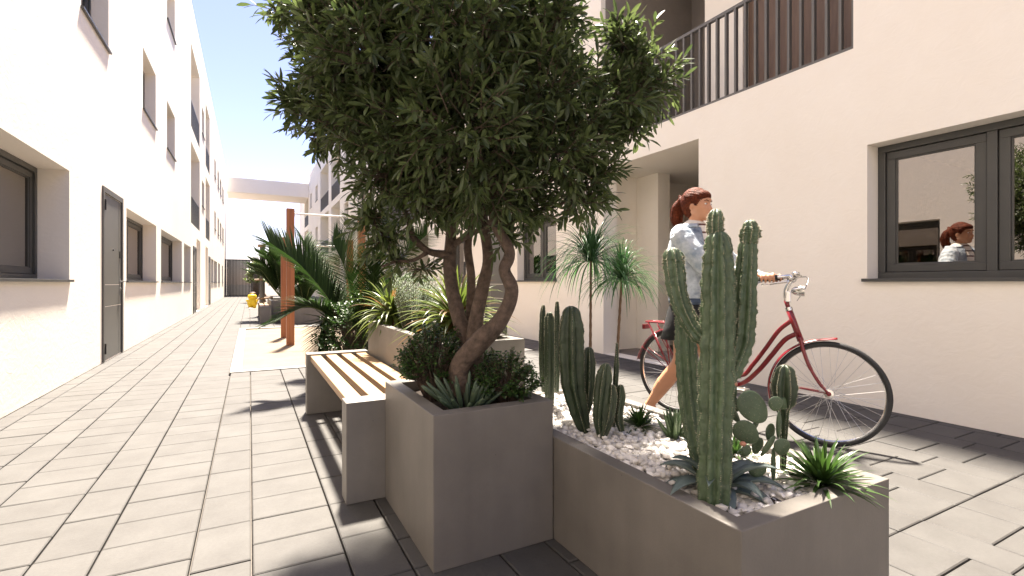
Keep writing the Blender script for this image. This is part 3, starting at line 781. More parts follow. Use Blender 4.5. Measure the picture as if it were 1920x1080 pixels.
# ================================================================== shrubs in the planters
def shrub(name, loc, rx, ry, rz, n, ls, mat, label, cat='shrub', stemh=.6, seed=1, group=None, twigs=True, lw=.45, flat=.0):
    random.seed(seed)
    e = empty(name, loc, label, cat, group); L_ = MB(); S_ = MB()
    for i in range(n):
        d = rdir(-.15); rr = rnd(.45, 1)**.5*(1+.22*noise.noise(d*2.3+Vector((seed, 0, 0))))
        p = Vector((d.x*rx*rr, d.y*ry*rr, rz*stemh+d.z*rz*(1-stemh)*rr+rz*.0))
        out = (d+Vector((0, 0, .5))+rdir()*.4).normalized(); L = ls*rnd(2.5, 4.5)
        if twigs: S_.tube([Vector((p.x*.25, p.y*.25, .01)), p*.62+Vector((0, 0, .02)), p+out*L], [.003, .002, .001], 4, cap=False)
        for k in range(9):
            t = k/8; o2, s2, u2 = frame_of(out); a = k*2.4
            ld = o2*.6+(s2*math.cos(a)+u2*math.sin(a))*.8
            leaf(L_, p+out*(L*t), ld, ls*rnd(.75, 1.15), ls*lw*rnd(.8, 1.1), rnd(-.5, .5), .15)
    L_.build('foliage', mat, e); S_.build('stem', M['bark'], e)
    return e
shrub('boxwood_shrub', (.735, 2.14, .51), .13, .13, .31, 330, .0145, M['box'], 'small dark green boxwood left of the tree stems in the square planter', seed=2, stemh=.45)
shrub('boxwood_shrub', (.985, 1.90, .51), .12, .12, .20, 230, .015, M['box'], 'low dark green shrub at the right inner corner of the square planter', seed=3, stemh=.4)
shrub('boxwood_shrub', (1.0, 2.2, .51), .08, .09, .19, 110, .014, M['box'], 'small sprig of dark green leaves behind the tree stems in the square planter', seed=4, stemh=.4)
shrub('broadleaf_shrub', (.93, 5.05, 0), .30, .30, .80, 420, .030, M['box'], 'round glossy green shrub beyond the far end of the bench, under the palm', seed=5, stemh=.55)

# finger-leaved succulent
random.seed(11)
sc_ = empty('succulent', (.80, 1.905, .52), 'grey-green succulent with upright finger-shaped leaves at the front of the square planter', 'succulent')
b = MB()
for i in range(46):
    a = rnd(0, 6.3); r = rnd(0, 1)**.5; e = rad(lerp(86, 28, r**1.6)+rnd(-6, 6)); L = rnd(.10, .155)*(1 if r < .7 else 1.1)
    if -2.2 < a-math.pi < -.2 and r > .6: L *= 1.1
    d = Vector((math.cos(a)*math.cos(e), math.sin(a)*math.cos(e), math.sin(e)))
    p = Vector((math.cos(a)*r*.06, math.sin(a)*r*.045, 0)); s = d*L+Vector((0, 0, .012))
    b.tube([p, p+s*.3, p+s*.65, p+s*.9, p+s], [.005, .0078, .0085, .0065, .001], 8)
b.build('leaf', M['finger'], sc_, smooth=True)

# strap-leaved dracaenas and rosemary in the long planter
def dracaena(loc, R_, h, n, label, seed):
    random.seed(seed)
    e = empty('dracaena', loc, label, 'plant', 'strap-leaved plants in the long planter')
    b = MB(); b.tube([(0, 0, 0), (.005, 0, h*.5), (0, .004, h)], [.014, .012, .011], 8); b.build('stem', M['dry'], e, smooth=True)
    rosette(e, 'foliage', (0, 0, h), n, R_, .0155, [M['drac'], M['dracred']], (-35, 85), .75, .35, 9, lambda i, t: 1 if random.random() < .12 else 0, taper=1.1)
    return e
dracaena((1.12, 2.83, .68), .43, .14, 185, 'large green strap-leaved plant with reddish leaves, right behind the tree stems', 21)
dracaena((1.02, 3.98, .68), .40, .12, 140, 'strap-leaved plant at the far end of the long planter, spilling over its left rim', 22)
def rosemary(loc, r, h, n, label, seed):
    random.seed(seed)
    e = empty('rosemary_shrub', loc, label, 'shrub'); b = MB(); s = MB()
    for i in range(n):
        a = rnd(0, 6.3); q = rnd(0, 1)**.5*r; p0 = Vector((math.cos(a)*q*.5, math.sin(a)*q*.5, 0)); p1 = Vector((math.cos(a)*q, math.sin(a)*q, h*rnd(.6, 1.05)))
        mid = (p0+p1)/2+Vector((0, 0, .02)); s.tube([p0, mid, p1], [.002, .0015, .0008], 4, cap=False)
        for k in range(46):
            t = k/45; c = p0.lerp(p1, t*.92+.08); aa = k*2.4
            leaf(b, c, Vector((math.cos(aa)*.75, math.sin(aa)*.75, .75)), rnd(.018, .028), .0019, 0, .1)
    b.build('foliage', M['rosem'], e); s.build('stem', M['bark'], e)
rosemary((1.08, 3.50, .68), .19, .42, 150, 'fine-leaved grey-green rosemary between the two strap-leaved plants', 31)
rosemary((1.2, 3.15, .68), .16, .36, 110, 'lower fine-leaved rosemary close behind the big strap-leaved plant', 32)

# ================================================================== cacti
def column(mb, path, rs, ribs=9, depth=.16, n=None, sp=None, seed=0, wav=.06, smooth=14):
    """ribbed column with a rounded tip; sp collects its tufts of spines"""
    pts = smooth_path(path, smooth); m_ = len(pts); n = n or ribs*6
    def R_(t):
        k = t*(len(rs)-1); i = min(int(k), len(rs)-2); return lerp(rs[i], rs[i+1], k-i)
    rr = [R_(i/(m_-1)) for i in range(m_)]
    # rounded end
    tip = pts[-1]; d = (pts[-1]-pts[-2]).normalized(); r = rr[-1]
    for k in range(1, 6):
        a = k/5*math.pi/2; pts.append(tip+d*(r*.95*math.sin(a))); rr.append(max(r*math.cos(a), .0015))
    ph = seed*1.7
    def rib(a, i, j):
        c = abs(math.cos(ribs*a/2)); prof = 1-depth+depth*1.3*(1-(1-c)**1.0)**.8 if False else 1-depth*(1-c)**.75*1.6
        return prof*(1+wav*noise.noise(Vector((math.cos(a)*1.3+ph, math.sin(a)*1.3, i*.40)))+.8*wav*noise.noise(Vector((math.cos(a)*5+ph, math.sin(a)*5, i*.9)))+.5*wav*noise.noise(Vector((math.cos(a)*11+ph, math.sin(a)*11, i*2.1))))
    mb.tube(pts, rr, n, rib=rib)
    if sp is not None:
        k0 = len(mb.v)-n*len(pts)
        for i in range(1, len(pts)-1):
            for q in range(ribs):
                j = round(q*n/ribs) % n
                for hh in (0, .5):
                    a_ = Vector(mb.v[k0+i*n+j]); b_ = Vector(mb.v[k0+min(i+1, len(pts)-1)*n+j]); p = a_.lerp(b_, hh)
                    if random.random() < .38: continue
                    c = pts[i].lerp(pts[min(i+1, len(pts)-1)], hh); o = (p-c).normalized()
                    for z in range(2):
                        dd = (o+rdir()*.7).normalized(); s_ = dd.orthogonal().normalized()*.0004
                        L = rnd(.003, .006); sp.add([p-s_, p+s_, p+dd*L], [(0, 1, 2)])
                    sp.ball(p, rnd(.0006, .0017), 4)
M['cactus'] = simple('columnar_cactus_skin', (.065, .098, .052), .45, spec=.5, var=.45, vscale=14, bump=1, bscale=26, dark=(.040, .066, .032))
M['cactus2'] = simple('dark_cactus_skin', (.034, .052, .026), .42, spec=.45, var=.45, vscale=12, bump=.35, bscale=40, dark=(.017, .028, .014))
random.seed(40)
def cact(label, base, cols, mat, group=None):
    e = empty('columnar_cactus', base, label, 'cactus', group); B0 = Vector(base)
    for q, (path, rs, ribs, dp) in enumerate(cols):
        b = MB(); s = MB()
        column(b, [at(*p)-B0 for p in path], rs, ribs, dp, sp=s, seed=q+len(label), wav=.15 if mat == M['cactus'] else .06)
        b.build('stem', mat, e, smooth=True); s.build('spines', M['spine'], e)
    return e
P0 = at(1337, 945, 1.44)
cact('tallest cactus in the low planter, thick ribbed trunk with two raised arms', (P0.x, P0.y, .38), [
    ([(1338, 965, 1.44), (1340, 860, 1.44), (1343, 740, 1.44), (1345, 620, 1.44), (1346, 520, 1.44), (1346, 455, 1.44)], [.046, .048, .051, .050, .048, .037], 9, .22),
    ([(1341, 450, 1.45), (1341, 432, 1.45), (1341, 418, 1.45), (1342, 405, 1.45)], [.016, .024, .024, .022], 9, .18),
    ([(1345, 648, 1.45), (1310, 628, 1.46), (1285, 590, 1.46), (1270, 545, 1.46), (1264, 500, 1.46), (1262, 482, 1.46)], [.018, .024, .027, .029, .032, .030], 8, .2),
    ([(1352, 720, 1.47), (1372, 690, 1.47), (1390, 640, 1.47), (1395, 580, 1.47), (1398, 520, 1.47), (1402, 465, 1.47)], [.028, .034, .036, .036, .034, .028], 8, .2),
    ([(1404, 458, 1.47), (1405, 445, 1.47), (1407, 432, 1.47), (1407, 425, 1.47)], [.022, .0285, .029, .022], 8, .18)], M['cactus'])
P1 = at(1308, 890, 1.60)
cact('leaning ribbed cactus stem just behind the tallest cactus', (P1.x, P1.y, .38), [
    ([(1330, 900, 1.58), (1312, 850, 1.60), (1296, 770, 1.62), (1288, 680, 1.64), (1285, 610, 1.66), (1283, 580, 1.66)], [.027, .033, .035, .036, .034, .028], 8, .2)], M['cactus'])
P2 = at(1092, 800, 2.18)
cact('broad dark ribbed cactus with a side stem, left end of the low planter', (P2.x, P2.y, .38), [
    ([(1097, 812, 2.17), (1085, 770, 2.17), (1074, 720, 2.17), (1071, 660, 2.17), (1071, 615, 2.17), (1071, 592, 2.17)], [.028, .046, .058, .062, .060, .046], 6, .30),
    ([(1092, 795, 2.19), (1100, 755, 2.2), (1103, 715, 2.2), (1104, 680, 2.2), (1104, 660, 2.2)], [.018, .028, .033, .033, .024], 6, .30)], M['cactus2'])
P3 = at(1135, 820, 2.06)
cact('squat clump of short dark cactus stems with a thin spear, right of the broad one', (P3.x, P3.y, .38), [
    ([(1130, 822, 2.06), (1126, 785, 2.06), (1130, 740, 2.06), (1134, 705, 2.06), (1136, 692, 2.06)], [.020, .032, .037, .036, .026], 5, .32),
    ([(1132, 818, 2.04), (1142, 785, 2.04), (1148, 745, 2.04), (1148, 728, 2.04)], [.015, .023, .024, .016], 5, .32),
    ([(1166, 808, 2.07), (1160, 780, 2.07), (1164, 745, 2.07), (1164, 728, 2.07)], [.013, .021, .023, .016], 5, .32),
    ([(1150, 800, 2.09), (1153, 740, 2.1), (1156, 690, 2.1), (1157, 645, 2.1)], [.008, .012, .012, .005], 5, .3)], M['cactus2'])
P4 = at(1030, 750, 2.60)
cact('group of three slim dark cactus columns behind the planter corner', (P4.x, P4.y, .38), [
    ([(1031, 760, 2.55), (1031, 700, 2.55), (1031, 650, 2.55), (1031, 600, 2.55), (1031, 592, 2.55)], [.026, .030, .030, .028, .020], 5, .32),
    ([(1020, 735, 2.62), (1017, 690, 2.62), (1017, 640, 2.62), (1018, 590, 2.62), (1019, 575, 2.62)], [.012, .018, .019, .017, .010], 5, .3),
    ([(1044, 735, 2.68), (1045, 690, 2.68), (1045, 640, 2.68), (1045, 590, 2.68), (1045, 568, 2.68)], [.014, .017, .017, .016, .010], 5, .3)], M['cactus2'])
P4b = at(1300, 800, 1.95)
cact('short smooth cactus stub beside the upright aloe', (P4b.x, P4b.y, .38), [
    ([(1300, 812, 1.95), (1296, 785, 1.95), (1294, 765, 1.95), (1294, 757, 1.95)], [.020, .026, .024, .015], 8, .15)], M['cactus'])

# prickly pear
random.seed(50)
PP = at(1449, 905, 1.60)
pp = empty('prickly_pear', (PP.x, PP.y, .38), 'prickly pear cactus with flat oval pads and a pink bud, right of the tallest cactus', 'cactus'); B0 = Vector(pp.location)
CR = Vector((RX, RY, 0)); CF = Vector((FX, FY, 0))
def pad(u, v, d, w_, h_, tilt, yaw, mat='opuntia', name='pad'):
    """flat pad: width, height in metres, tilt in the picture plane, yaw about its long axis"""
    b = MB(); c = at(u, v, d)-B0
    ax = (Vector((0, 0, 1))*math.cos(tilt)+CR*math.sin(tilt)).normalized()
    nm = (Matrix.Rotation(yaw, 3, ax) @ (-CF)).normalized(); nm = (nm-ax*nm.dot(ax)).normalized(); sd_ = ax.cross(nm)
    vs = []; n = 24; rings = 7
    for side in (1, -1):
        for i in range(rings+1):
            q = i/rings
            for j in range(n):
                a = 2*math.pi*j/n; k = math.sin(q*math.pi/2)
                egg = 1+.16*math.sin(a)
                x = math.cos(a)*w_/2*k*egg; y = math.sin(a)*h_/2*k
                th = .0075*math.sqrt(max(0, 1-k*k))*1.0
                bump_ = .0007*math.sin(x*420)*math.sin(y*420)*(1-k)
                vs.append(c+sd_*x+ax*y+nm*(side*(th+bump_)))
    fs = []
    for s_ in range(2):
        o = s_*(rings+1)*n
        for i in range(rings):
            for j in range(n): fs.append((o+i*n+j, o+i*n+(j+1) % n, o+(i+1)*n+(j+1) % n, o+(i+1)*n+j))
    b.add(vs, fs); o = b.build(name, M[mat], pp, smooth=True)
    s = MB()
    for _ in range(int(900*w_*h_*10)):
        x, y = rnd(-.5, .5), rnd(-.5, .5)
        if x*x+y*y > .22: continue
        s.ball(c+sd_*x*w_+ax*y*h_+nm*.0073*math.sqrt(max(0, 1-4*(x*x+y*y))), .0008, 4)
    s.build('spines', M['spine'], o)
pad(1412, 764, 1.58, .088, .118, -.75, .12); pad(1399, 811, 1.58, .070, .092, -.85, -.2); pad(1373, 773, 1.64, .046, .085, -.65, .8)
pad(1379, 757, 1.62, .032, .055, -.3, .6); pad(1377, 733, 1.62, .022, .042, -.1, .5); pad(1414, 800, 1.62, .055, .085, .5, .9)
pad(1454, 757, 1.58, .050, .048, .1, .15); pad(1469, 757, 1.62, .046, .040, .6, .2); pad(1460, 796, 1.62, .038, .092, .04, .9)
pad(1444, 811, 1.64, .046, .062, .1, .5); pad(1440, 836, 1.57, .036, .080, .6, .7); pad(1466, 838, 1.57, .058, .054, .1, .15)
pad(1399, 845, 1.57, .038, .038, .2, .3); pad(1420, 836, 1.62, .050, .058, .3, .4); pad(1420, 881, 1.55, .062, .048, 0, .1)
pad(1450, 872, 1.60, .030, .115, 0, .9, name='stalk')
b = MB(); b.ball(at(1393, 832, 1.57)-B0, .010, 8, (1, 1, .8)); b.ball(at(1379, 720, 1.62)-B0, .007, 8); b.build('bud', M['bud'], pp, smooth=True)
PK = at(1471, 745, 1.64)
cact('short spiny ribbed cactus head standing above the prickly pear pads', (PK.x, PK.y, .55), [
    ([(1468, 880, 1.68), (1469, 820, 1.67), (1470, 770, 1.65), (1471, 752, 1.64), (1471, 725, 1.64), (1472, 700, 1.64)], [.010, .012, .016, .034, .040, .030], 6, .34)], M['cactus2'])

# agave
random.seed(60)
PA = at(1345, 905, 1.56)
ag = empty('agave', (PA.x, PA.y, .40), 'blue-grey agave with broad arching leaves around the foot of the tallest cactus', 'agave')
b = MB()
for i in range(17):
    a = i*2.4+.4; e = rad(lerp(62, 12, (i/17)**.8)); d = Vector((math.cos(a)*math.cos(e), math.sin(a)*math.cos(e), math.sin(e)))
    L = rnd(.17, .23); w_ = rnd(.022, .027); d, s, u_ = frame_of(d); cur = Vector((math.cos(a)*.012, math.sin(a)*.012, .0)); dr = d.copy(); vs = []; n = 10
    for k in range(n+1):
        t = k/n; ww = w_*(.55+.75*math.sin(min(1, t*1.25)*math.pi/1.5))*(1-t**3)+.0006; uu = s.cross(dr).normalized(); th = .007*(1-t)+.0008
        for x in (-1, -.5, 0, .5, 1): vs.append(cur+s*(x*ww)+uu*(ww*.42*x*x))
        for x in (.5, 0, -.5): vs.append(cur+s*(x*ww)+uu*(ww*.42*x*x)-uu*th)
        cur = cur+dr*(L/n); dr = (dr+Vector((0, 0, -1))*.16*(.4+t)).normalized()
    fs = [(k*8+j, k*8+(j+1) % 8, (k+1)*8+(j+1) % 8, (k+1)*8+j) for k in range(n) for j in range(8)]+[tuple(n*8+j for j in range(8))]
    b.add(vs, fs)
b.build('leaf', M['agave'], ag, smooth=True)
# aloe
random.seed(61)
PL = at(1266, 808, 2.08)
al = empty('aloe', (PL.x, PL.y, .40), 'dark green aloe with upright pointed leaves left of the cactus trunk', 'aloe'); b = MB()
for i in range(26):
    a = rnd(0, 6.3); r = rnd(0, 1); e = rad(lerp(88, 50, r)); L = rnd(.09, .16)*(1-.25*r); d = Vector((math.cos(a)*math.cos(e), math.sin(a)*math.cos(e), math.sin(e))); p = Vector((math.cos(a)*.03*r, math.sin(a)*.03*r, 0))
    b.tube([p, p+d*L*.3, p+d*L*.7, p+d*L], [.010, .010, .0065, .0008], 7)
b.build('leaf', M['aloe'], al, smooth=True)
# spiky tufts
def tuft(u, v, d, z, L, n, w_, label, seed):
    random.seed(seed); p = at(u, v, d)
    e = empty('grassy_tuft', (p.x, p.y, z), label, 'plant', 'strap-leaved tufts among the pebbles')
    rosette(e, 'foliage', (0, 0, .012), n, L, w_, M['spike'], (2, 84), .5, .3, 7, taper=.9)
tuft(1198, 800, 2.19, .395, .135, 120, .0065, 'dark green grassy tuft between the dark cacti and the aloe', 71)
tuft(1540, 905, 1.57, .395, .185, 120, .0095, 'largest bright green grassy tuft spilling over the front right corner of the low planter', 72)
tuft(1378, 850, 1.84, .395, .11, 70, .0055, 'small green tuft half hidden behind the tallest cactus', 73)

# pony-tail palms
def pony(base, top, R_, n, label, seed, lean=0, droop=1.25):
    random.seed(seed); b0 = Vector(base); t0 = Vector(top)
    e = empty('ponytail_palm', b0, label, 'palm', 'thin ponytail palms in the low planter'); h = t0-b0
    b = MB(); pts = [Vector((0, 0, 0)), h*.25+Vector((lean, 0, 0)), h*.6+Vector((lean, 0, 0)), h]
    sp = smooth_path(pts, 12); b.tube(sp, [lerp(.0095, .0055, i/(len(sp)-1))*(1.12 if i % 2 else .93) for i in range(len(sp))], 9); b.build('trunk', M['dry'], e, smooth=False)
    rosette(e, 'foliage', h-Vector((0, 0, .012)), int(n*1.7), R_, .0040, M['pony'], (-10, 88), droop, .3, 11, stiff=1.0, taper=1.2, jitter=.15)
q0 = at(1106, 762, 2.52); q1 = at(1108, 486, 2.50); pony((q0.x, q0.y, .39), q1, .37, 150, 'taller of the two thin palms with drooping narrow leaves, in front of the cream wall', 81)
q0 = at(1150, 772, 2.42); q1 = at(1166, 520, 2.44); pony((q0.x, q0.y, .39), q1, .27, 130, 'shorter thin palm with a leaning trunk and drooping narrow leaves', 82)

# ================================================================== feather palm and far palm
def frond(mb, stem, path, L, n=46, w_=.011, side_open=1.0, r0=.010, plane=None, m=0):
    pts = smooth_path(path, 10); k = len(pts); stem.tube(pts, [lerp(r0, .002, i/(k-1)) for i in range(k)], 6)
    n = int(n*2.0); w_ = w_*1.25
    for i in range(n):
        t = .16+.84*i/(n-1); q = t*(k-1); j = min(int(q), k-2); p = pts[j].lerp(pts[j+1], q-j); d = (pts[j+1]-pts[j]).normalized()
        s = d.cross(plane or Vector((0, 0, 1)))
        if s.length < .1: s = d.orthogonal()
        s.normalize(); u_ = s.cross(d); ll = L*(.42+.58*math.sin(min(1, (t*1.1))*math.pi*.82))*rnd(.9, 1.05)
        for sg in (1, -1):
            ld = (d*lerp(.55, 1.15, t)+s*sg*side_open+u_*.35+rdir()*.05).normalized()
            blade(mb, p, ld, ll, w_*.5, .22, 5, .45, 1.0, m, base=.7, stiff=1.2)
random.seed(90)
PB = Vector((.93, 5.45, 0)); dP = 5.25
pm = empty('feather_palm', PB, 'low dark green palm with long arching feathery fronds between the bench and the timber posts', 'palm')
lf_, st_ = MB(), MB()
def fr(pts, L, n=46, so=.9, plane=None, w_=.013, r0=.012): frond(lf_, st_, [at(*p)-PB for p in pts], L, n, w_, so, r0, plane)
fr([(668, 655, 5.3), (625, 575, 5.1), (565, 500, 4.9), (505, 455, 4.75)], .42, 60, .95, CR*.6+CF*-.5+Vector((0,0,1)))
fr([(665, 655, 5.3), (625, 600, 5.0), (575, 575, 4.75), (512, 606, 4.6)], .30, 52, .9)
fr([(662, 655, 5.2), (640, 610, 5.0), (612, 596, 4.9), (600, 630, 4.85), (596, 662, 4.85)], .24, 50, 1.0, -CF)
fr([(670, 655, 5.4), (630, 560, 5.6), (595, 500, 5.8), (570, 452, 5.95)], .38, 50, .8, CR*.8+CF*-.3)
fr([(672, 655, 5.4), (690, 560, 5.4), (715, 490, 5.5), (735, 425, 5.6)], .46, 56, .85, -CF+CR*.3)
fr([(672, 655, 5.3), (660, 560, 5.2), (645, 500, 5.3), (625, 455, 5.6)], .40, 54, .85, -CF)
fr([(674, 655, 5.3), (700, 575, 5.0), (740, 530, 4.8), (790, 530, 4.7)], .34, 46, .9)
fr([(672, 655, 5.3), (690, 590, 5.0), (700, 540, 4.8), (700, 490, 4.7)], .40, 50, .8, -CF)
fr([(676, 655, 5.5), (720, 560, 5.9), (760, 480, 6.2), (800, 440, 6.4)], .38, 44, .9, -CF)
fr([(672, 655, 5.5), (655, 540, 5.9), (650, 470, 6.2), (660, 420, 6.4)], .38, 40, .9, -CF)
lf_.build('foliage', M['palm'], pm, smooth=True); st_.build('rachis', M['palmstem'], pm, smooth=True)
b = MB(); b.tube([(0, 0, 0), (0, 0, .2), (.01, 0, .42)], [.07, .065, .04], 14, rib=lambda a, i, j: 1+.15*((i+j) % 2)); b.build('trunk', M['dry'], pm)
def small_palm(loc, R_, h, n, label, seed):
    random.seed(seed); e = empty('feather_palm', loc, label, 'palm'); l_, s_ = MB(), MB()
    for i in range(n):
        a = i*2.4; el_ = rnd(.8, 1.45); d = Vector((math.cos(a)*math.cos(el_), math.sin(a)*math.cos(el_), math.sin(el_)))
        L = R_*rnd(.8, 1.1); p = [Vector((0, 0, h*.1)), d*L*.5+Vector((0, 0, h*.1)), d*L*.85+Vector((0, 0, h*.05)), d*L*1.05+Vector((math.cos(a), math.sin(a), 0))*L*.15-Vector((0, 0, L*.02))]
        frond(l_, s_, p, R_*.3, 26, .02, .8, .012)
    l_.build('foliage', M['palm'], e, smooth=True); s_.build('rachis', M['palmstem'], e)
small_palm((.82, 15.6, .5), 1.35, 1, 26, 'distant feathery palm in the planter behind the timber posts', 91)
small_palm((1.3, 14.35, .35), .8, .6, 16, 'small palm in the low planter beyond the timber posts', 92)
shrub('broadleaf_shrub', (1.1, 17.3, .5), .5, .8, .9, 130, .07, M['box'], 'distant leafy shrub beside the grey climbing pole', seed=93, stemh=.5)
shrub('broadleaf_shrub', (2.6, 14.35, .35), .6, .4, .6, 120, .05, M['box'], 'wide low shrub in the planter beyond the timber posts', seed=94, stemh=.4)
shrub('broadleaf_shrub', (.30, 30.0, 0), .28, .28, 2.1, 130, .09, M['drac'], 'pale green shrub far down the alley in front of the gatehouse', seed=95, stemh=.55)

# ================================================================== exercise bars
def bars(y, x0, x1, h, w_, zb, label, short=False):
    e = empty('pull_up_bar', ((x0+x1)/2, y, 0), label, 'pull-up bar', 'timber exercise bars in the sand'); hx = (x1-x0)/2
    for s in (-1, 1):
        b = MB(); b.box(s*hx-w_/2, -w_/2, -.02, s*hx+w_/2, w_/2, h); b.build('post', M['redwood'], e, bevel=.006)
    b = MB(); b.cyl((-hx+w_/2-.01, 0, zb), (hx-w_/2+.01, 0, zb), .016, 14)
    b.build('bar', M['white'], e, smooth=True)
    b = MB()
    for s in (-1, 1):
        b.box(s*(hx-w_/2)-.004, -.04, zb-.055, s*(hx-w_/2)+.004, .04, zb+.055)
        for z in (-.04, 0, .04): b.cyl((s*(hx-w_/2), -.02, zb+z), (s*(hx-w_/2-.02), -.02, zb+z), .008, 8)
    b.build('bracket', M['white'], e)
bars(9.26, .618, 1.81, 2.33, .125, 2.25, 'taller pair of square red-brown timber posts joined by a white bar')
bars(10.57, .60, 1.83, 1.945, .125, 1.80, 'shorter pair of timber posts with a lower white bar, just behind the taller pair')

# rope pole and spring toy
pl = empty('climbing_pole', (.36, 17.6, 0), 'grey pole with short timber rungs and pale caps standing behind the far bench', 'pole')
b = MB(); b.tube([(0, 0, 0), (0, 0, 2.2)], .075, 14); b.build('pole', M['rail'], pl, smooth=False)
b = MB(); b.tube([(-.02, 0, 2.2), (-.02, 0, 2.28)], .12, 12); b.build('cap', M['pine'], pl)
for z, l in ((.55, .3), (1.15, .45), (1.45, .5)):
    b = MB(); b.cyl((-l*.5, -.09, z), (l, -.09, z+.05), .03, 8); b.build('rung', M['pine'], pl)
ty = empty('spring_toy', (.10, 24.0, 0), 'bright yellow rounded play figure sitting on the far sand square', 'play figure')
b = MB(); b.ball((0, 0, .20), .20, 18, (1, .9, 1)); b.ball((0, 0, .46), .155, 18, (1.15, .95, .9)); b.ball((-.19, 0, .30), .05, 10); b.ball((.19, 0, .30), .05, 10)
b.ball((-.09, -.10, .04), .07, 10); b.ball((.09, -.10, .04), .07, 10)
b.build('body', M['yellow'], ty, smooth=True)
b = MB(); b.ball((.02, .05, .62), .09, 12, (1.4, 1, .6)); b.build('cap', M['brown'], ty, smooth=True)
t2 = empty('spring_toy', (.50, 23.9, 0), 'small brown rounded play figure just right of the yellow one', 'play figure')
b = MB(); b.ball((0, 0, .50), .15, 14); b.ball((0, 0, .22), .14, 14, (1, 1, 1.5)); b.build('body', M['brown'], t2, smooth=True)

# ================================================================== bicycle (x forward, y left, z up; origin under the rear hub)
BK = Vector((3.066, 2.921, 0)); bdir = Vector((.216, -.977, 0)).normalized(); bang = math.atan2(bdir.y, bdir.x)
bike = empty('bicycle', BK, 'red step-through bicycle with a rear rack and swept chrome handlebar pushed by the woman', 'bicycle', rz=bang)
WR = .336; HUB = Vector((1.10, 0, WR))
piv = Vector((.90, 0, .76)); axis = Vector((-.063, 0, .177)).normalized()      # steering axis
STEER = Matrix.Rotation(rad(19), 3, axis)
def sv(p): p = Vector(p); return piv+STEER @ (p-piv)
_bp = sv((.866, 0, 1.0)); HR = Matrix.Rotation(rad(17), 3, 'Z')
def hv(p):
    p = Vector(p); return Vector((_bp.x, _bp.y, p.z))+HR @ Vector((p.x-.866, p.y, 0))
def wheel(tf, c):
    ty_ = MB(); N_ = 64
    circ = lambda r, y=0: [tf(c+Vector((math.cos(2*math.pi*i/N_)*r, y, math.sin(2*math.pi*i/N_)*r))) for i in range(N_)]
    ty_.tube(circ(WR-.019), .019, 12, closed=True)
    o = ty_.build('wheel', M['rubber'], bike, smooth=True)
    rm = MB(); prof = [(.304, -.012), (.316, -.0135), (.316, .0135), (.304, .012), (.297, .006), (.297, -.006)]; vs = []
    for i in range(N_):
        a = 2*math.pi*i/N_
        for r, y in prof: vs.append(tf(c+Vector((math.cos(a)*r, y, math.sin(a)*r))))
    rm.add(vs, [(i*6+j, i*6+(j+1) % 6, ((i+1) % N_)*6+(j+1) % 6, ((i+1) % N_)*6+j) for i in range(N_) for j in range(6)])
    rm.build('rim', M['chrome'], o, auto=30)
    # pale side wall line
    sw = MB()
    for y in (-.0178, .0178): sw.tube(circ(.3205, y*.80), .0016, 5, closed=True)
    sw.build('sidewall', M['wall_tyre'] if 0 else M['denim'] if 0 else M['spine'], o, smooth=True)
    hb = MB(); hb.tube([tf(c+Vector((0, y, 0))) for y in (-.055, -.035, -.033, -.02, .02, .033, .035, .055)], [.006, .008, .028, .012, .012, .028, .008, .006], 18)
    hb.build('hub', M['chrome'], o, auto=40)
    sp = MB()
    for i in range(36):
        a = 2*math.pi*i/36; s = 1 if i % 2 else -1; off = (1 if (i//2) % 2 else -1)*1.15
        h = c+Vector((math.cos(a+off)*.024, s*.030, math.sin(a+off)*.024)); r = c+Vector((math.cos(a)*.298, s*.002, math.sin(a)*.298))
        sp.tube([tf(h), tf(r)], .0011, 4, cap=False)
    sp.build('spokes', M['steel'], o)
ident = lambda p: Vector(p)
wheel(ident, Vector((0, 0, WR))); wheel(sv, HUB)
def fender(tf, c, a0, a1, r, parent, wd=.027):
    b = MB(); n = 36; vs = []
    for i in range(n+1):
        a = rad(lerp(a0, a1, i/n)); rr = r+(.012*max(0, (i/n-.9)/.1) if i > n*.9 else 0)
        for k in range(7):
            t = (k-3)/3; vs.append(tf(c+Vector((math.cos(a)*(rr-.012*t*t), t*wd, math.sin(a)*(rr-.012*t*t)))))
        for k in range(6, -1, -1):
            t = (k-3)/3; vs.append(tf(c+Vector((math.cos(a)*(rr-.003-.012*t*t), t*wd, math.sin(a)*(rr-.003-.012*t*t)))))
    b.add(vs, [(i*14+j, i*14+(j+1) % 14, (i+1)*14+(j+1) % 14, (i+1)*14+j) for i in range(n) for j in range(14)]+[tuple(range(13, -1, -1)), tuple(n*14+j for j in range(14))])
    return b.build('fender', M['red'], parent, smooth=True)
f1 = fender(ident, Vector((0, 0, WR)), 10, 172, WR+.018, bike); f2 = fender(sv, HUB, 194, 83, WR+.018, bike)
b = MB()
for a in (150, 120): 
    e_ = Vector((math.cos(rad(a))*(WR+.01), 0, WR+math.sin(rad(a))*(WR+.01)))
    for s in (-1, 1): b.tube([Vector((0, s*.06, WR)), e_+Vector((0, s*.026, 0))], .0035, 6)
b.build('stay', M['red'], f1, smooth=True)
b = MB()
for s in (-1, 1): b.tube([sv((1.10, s*.058, WR)), sv((1.10-.345, s*.026, WR+.03))], .0035, 6)
b.build('stay', M['red'], f2, smooth=True)
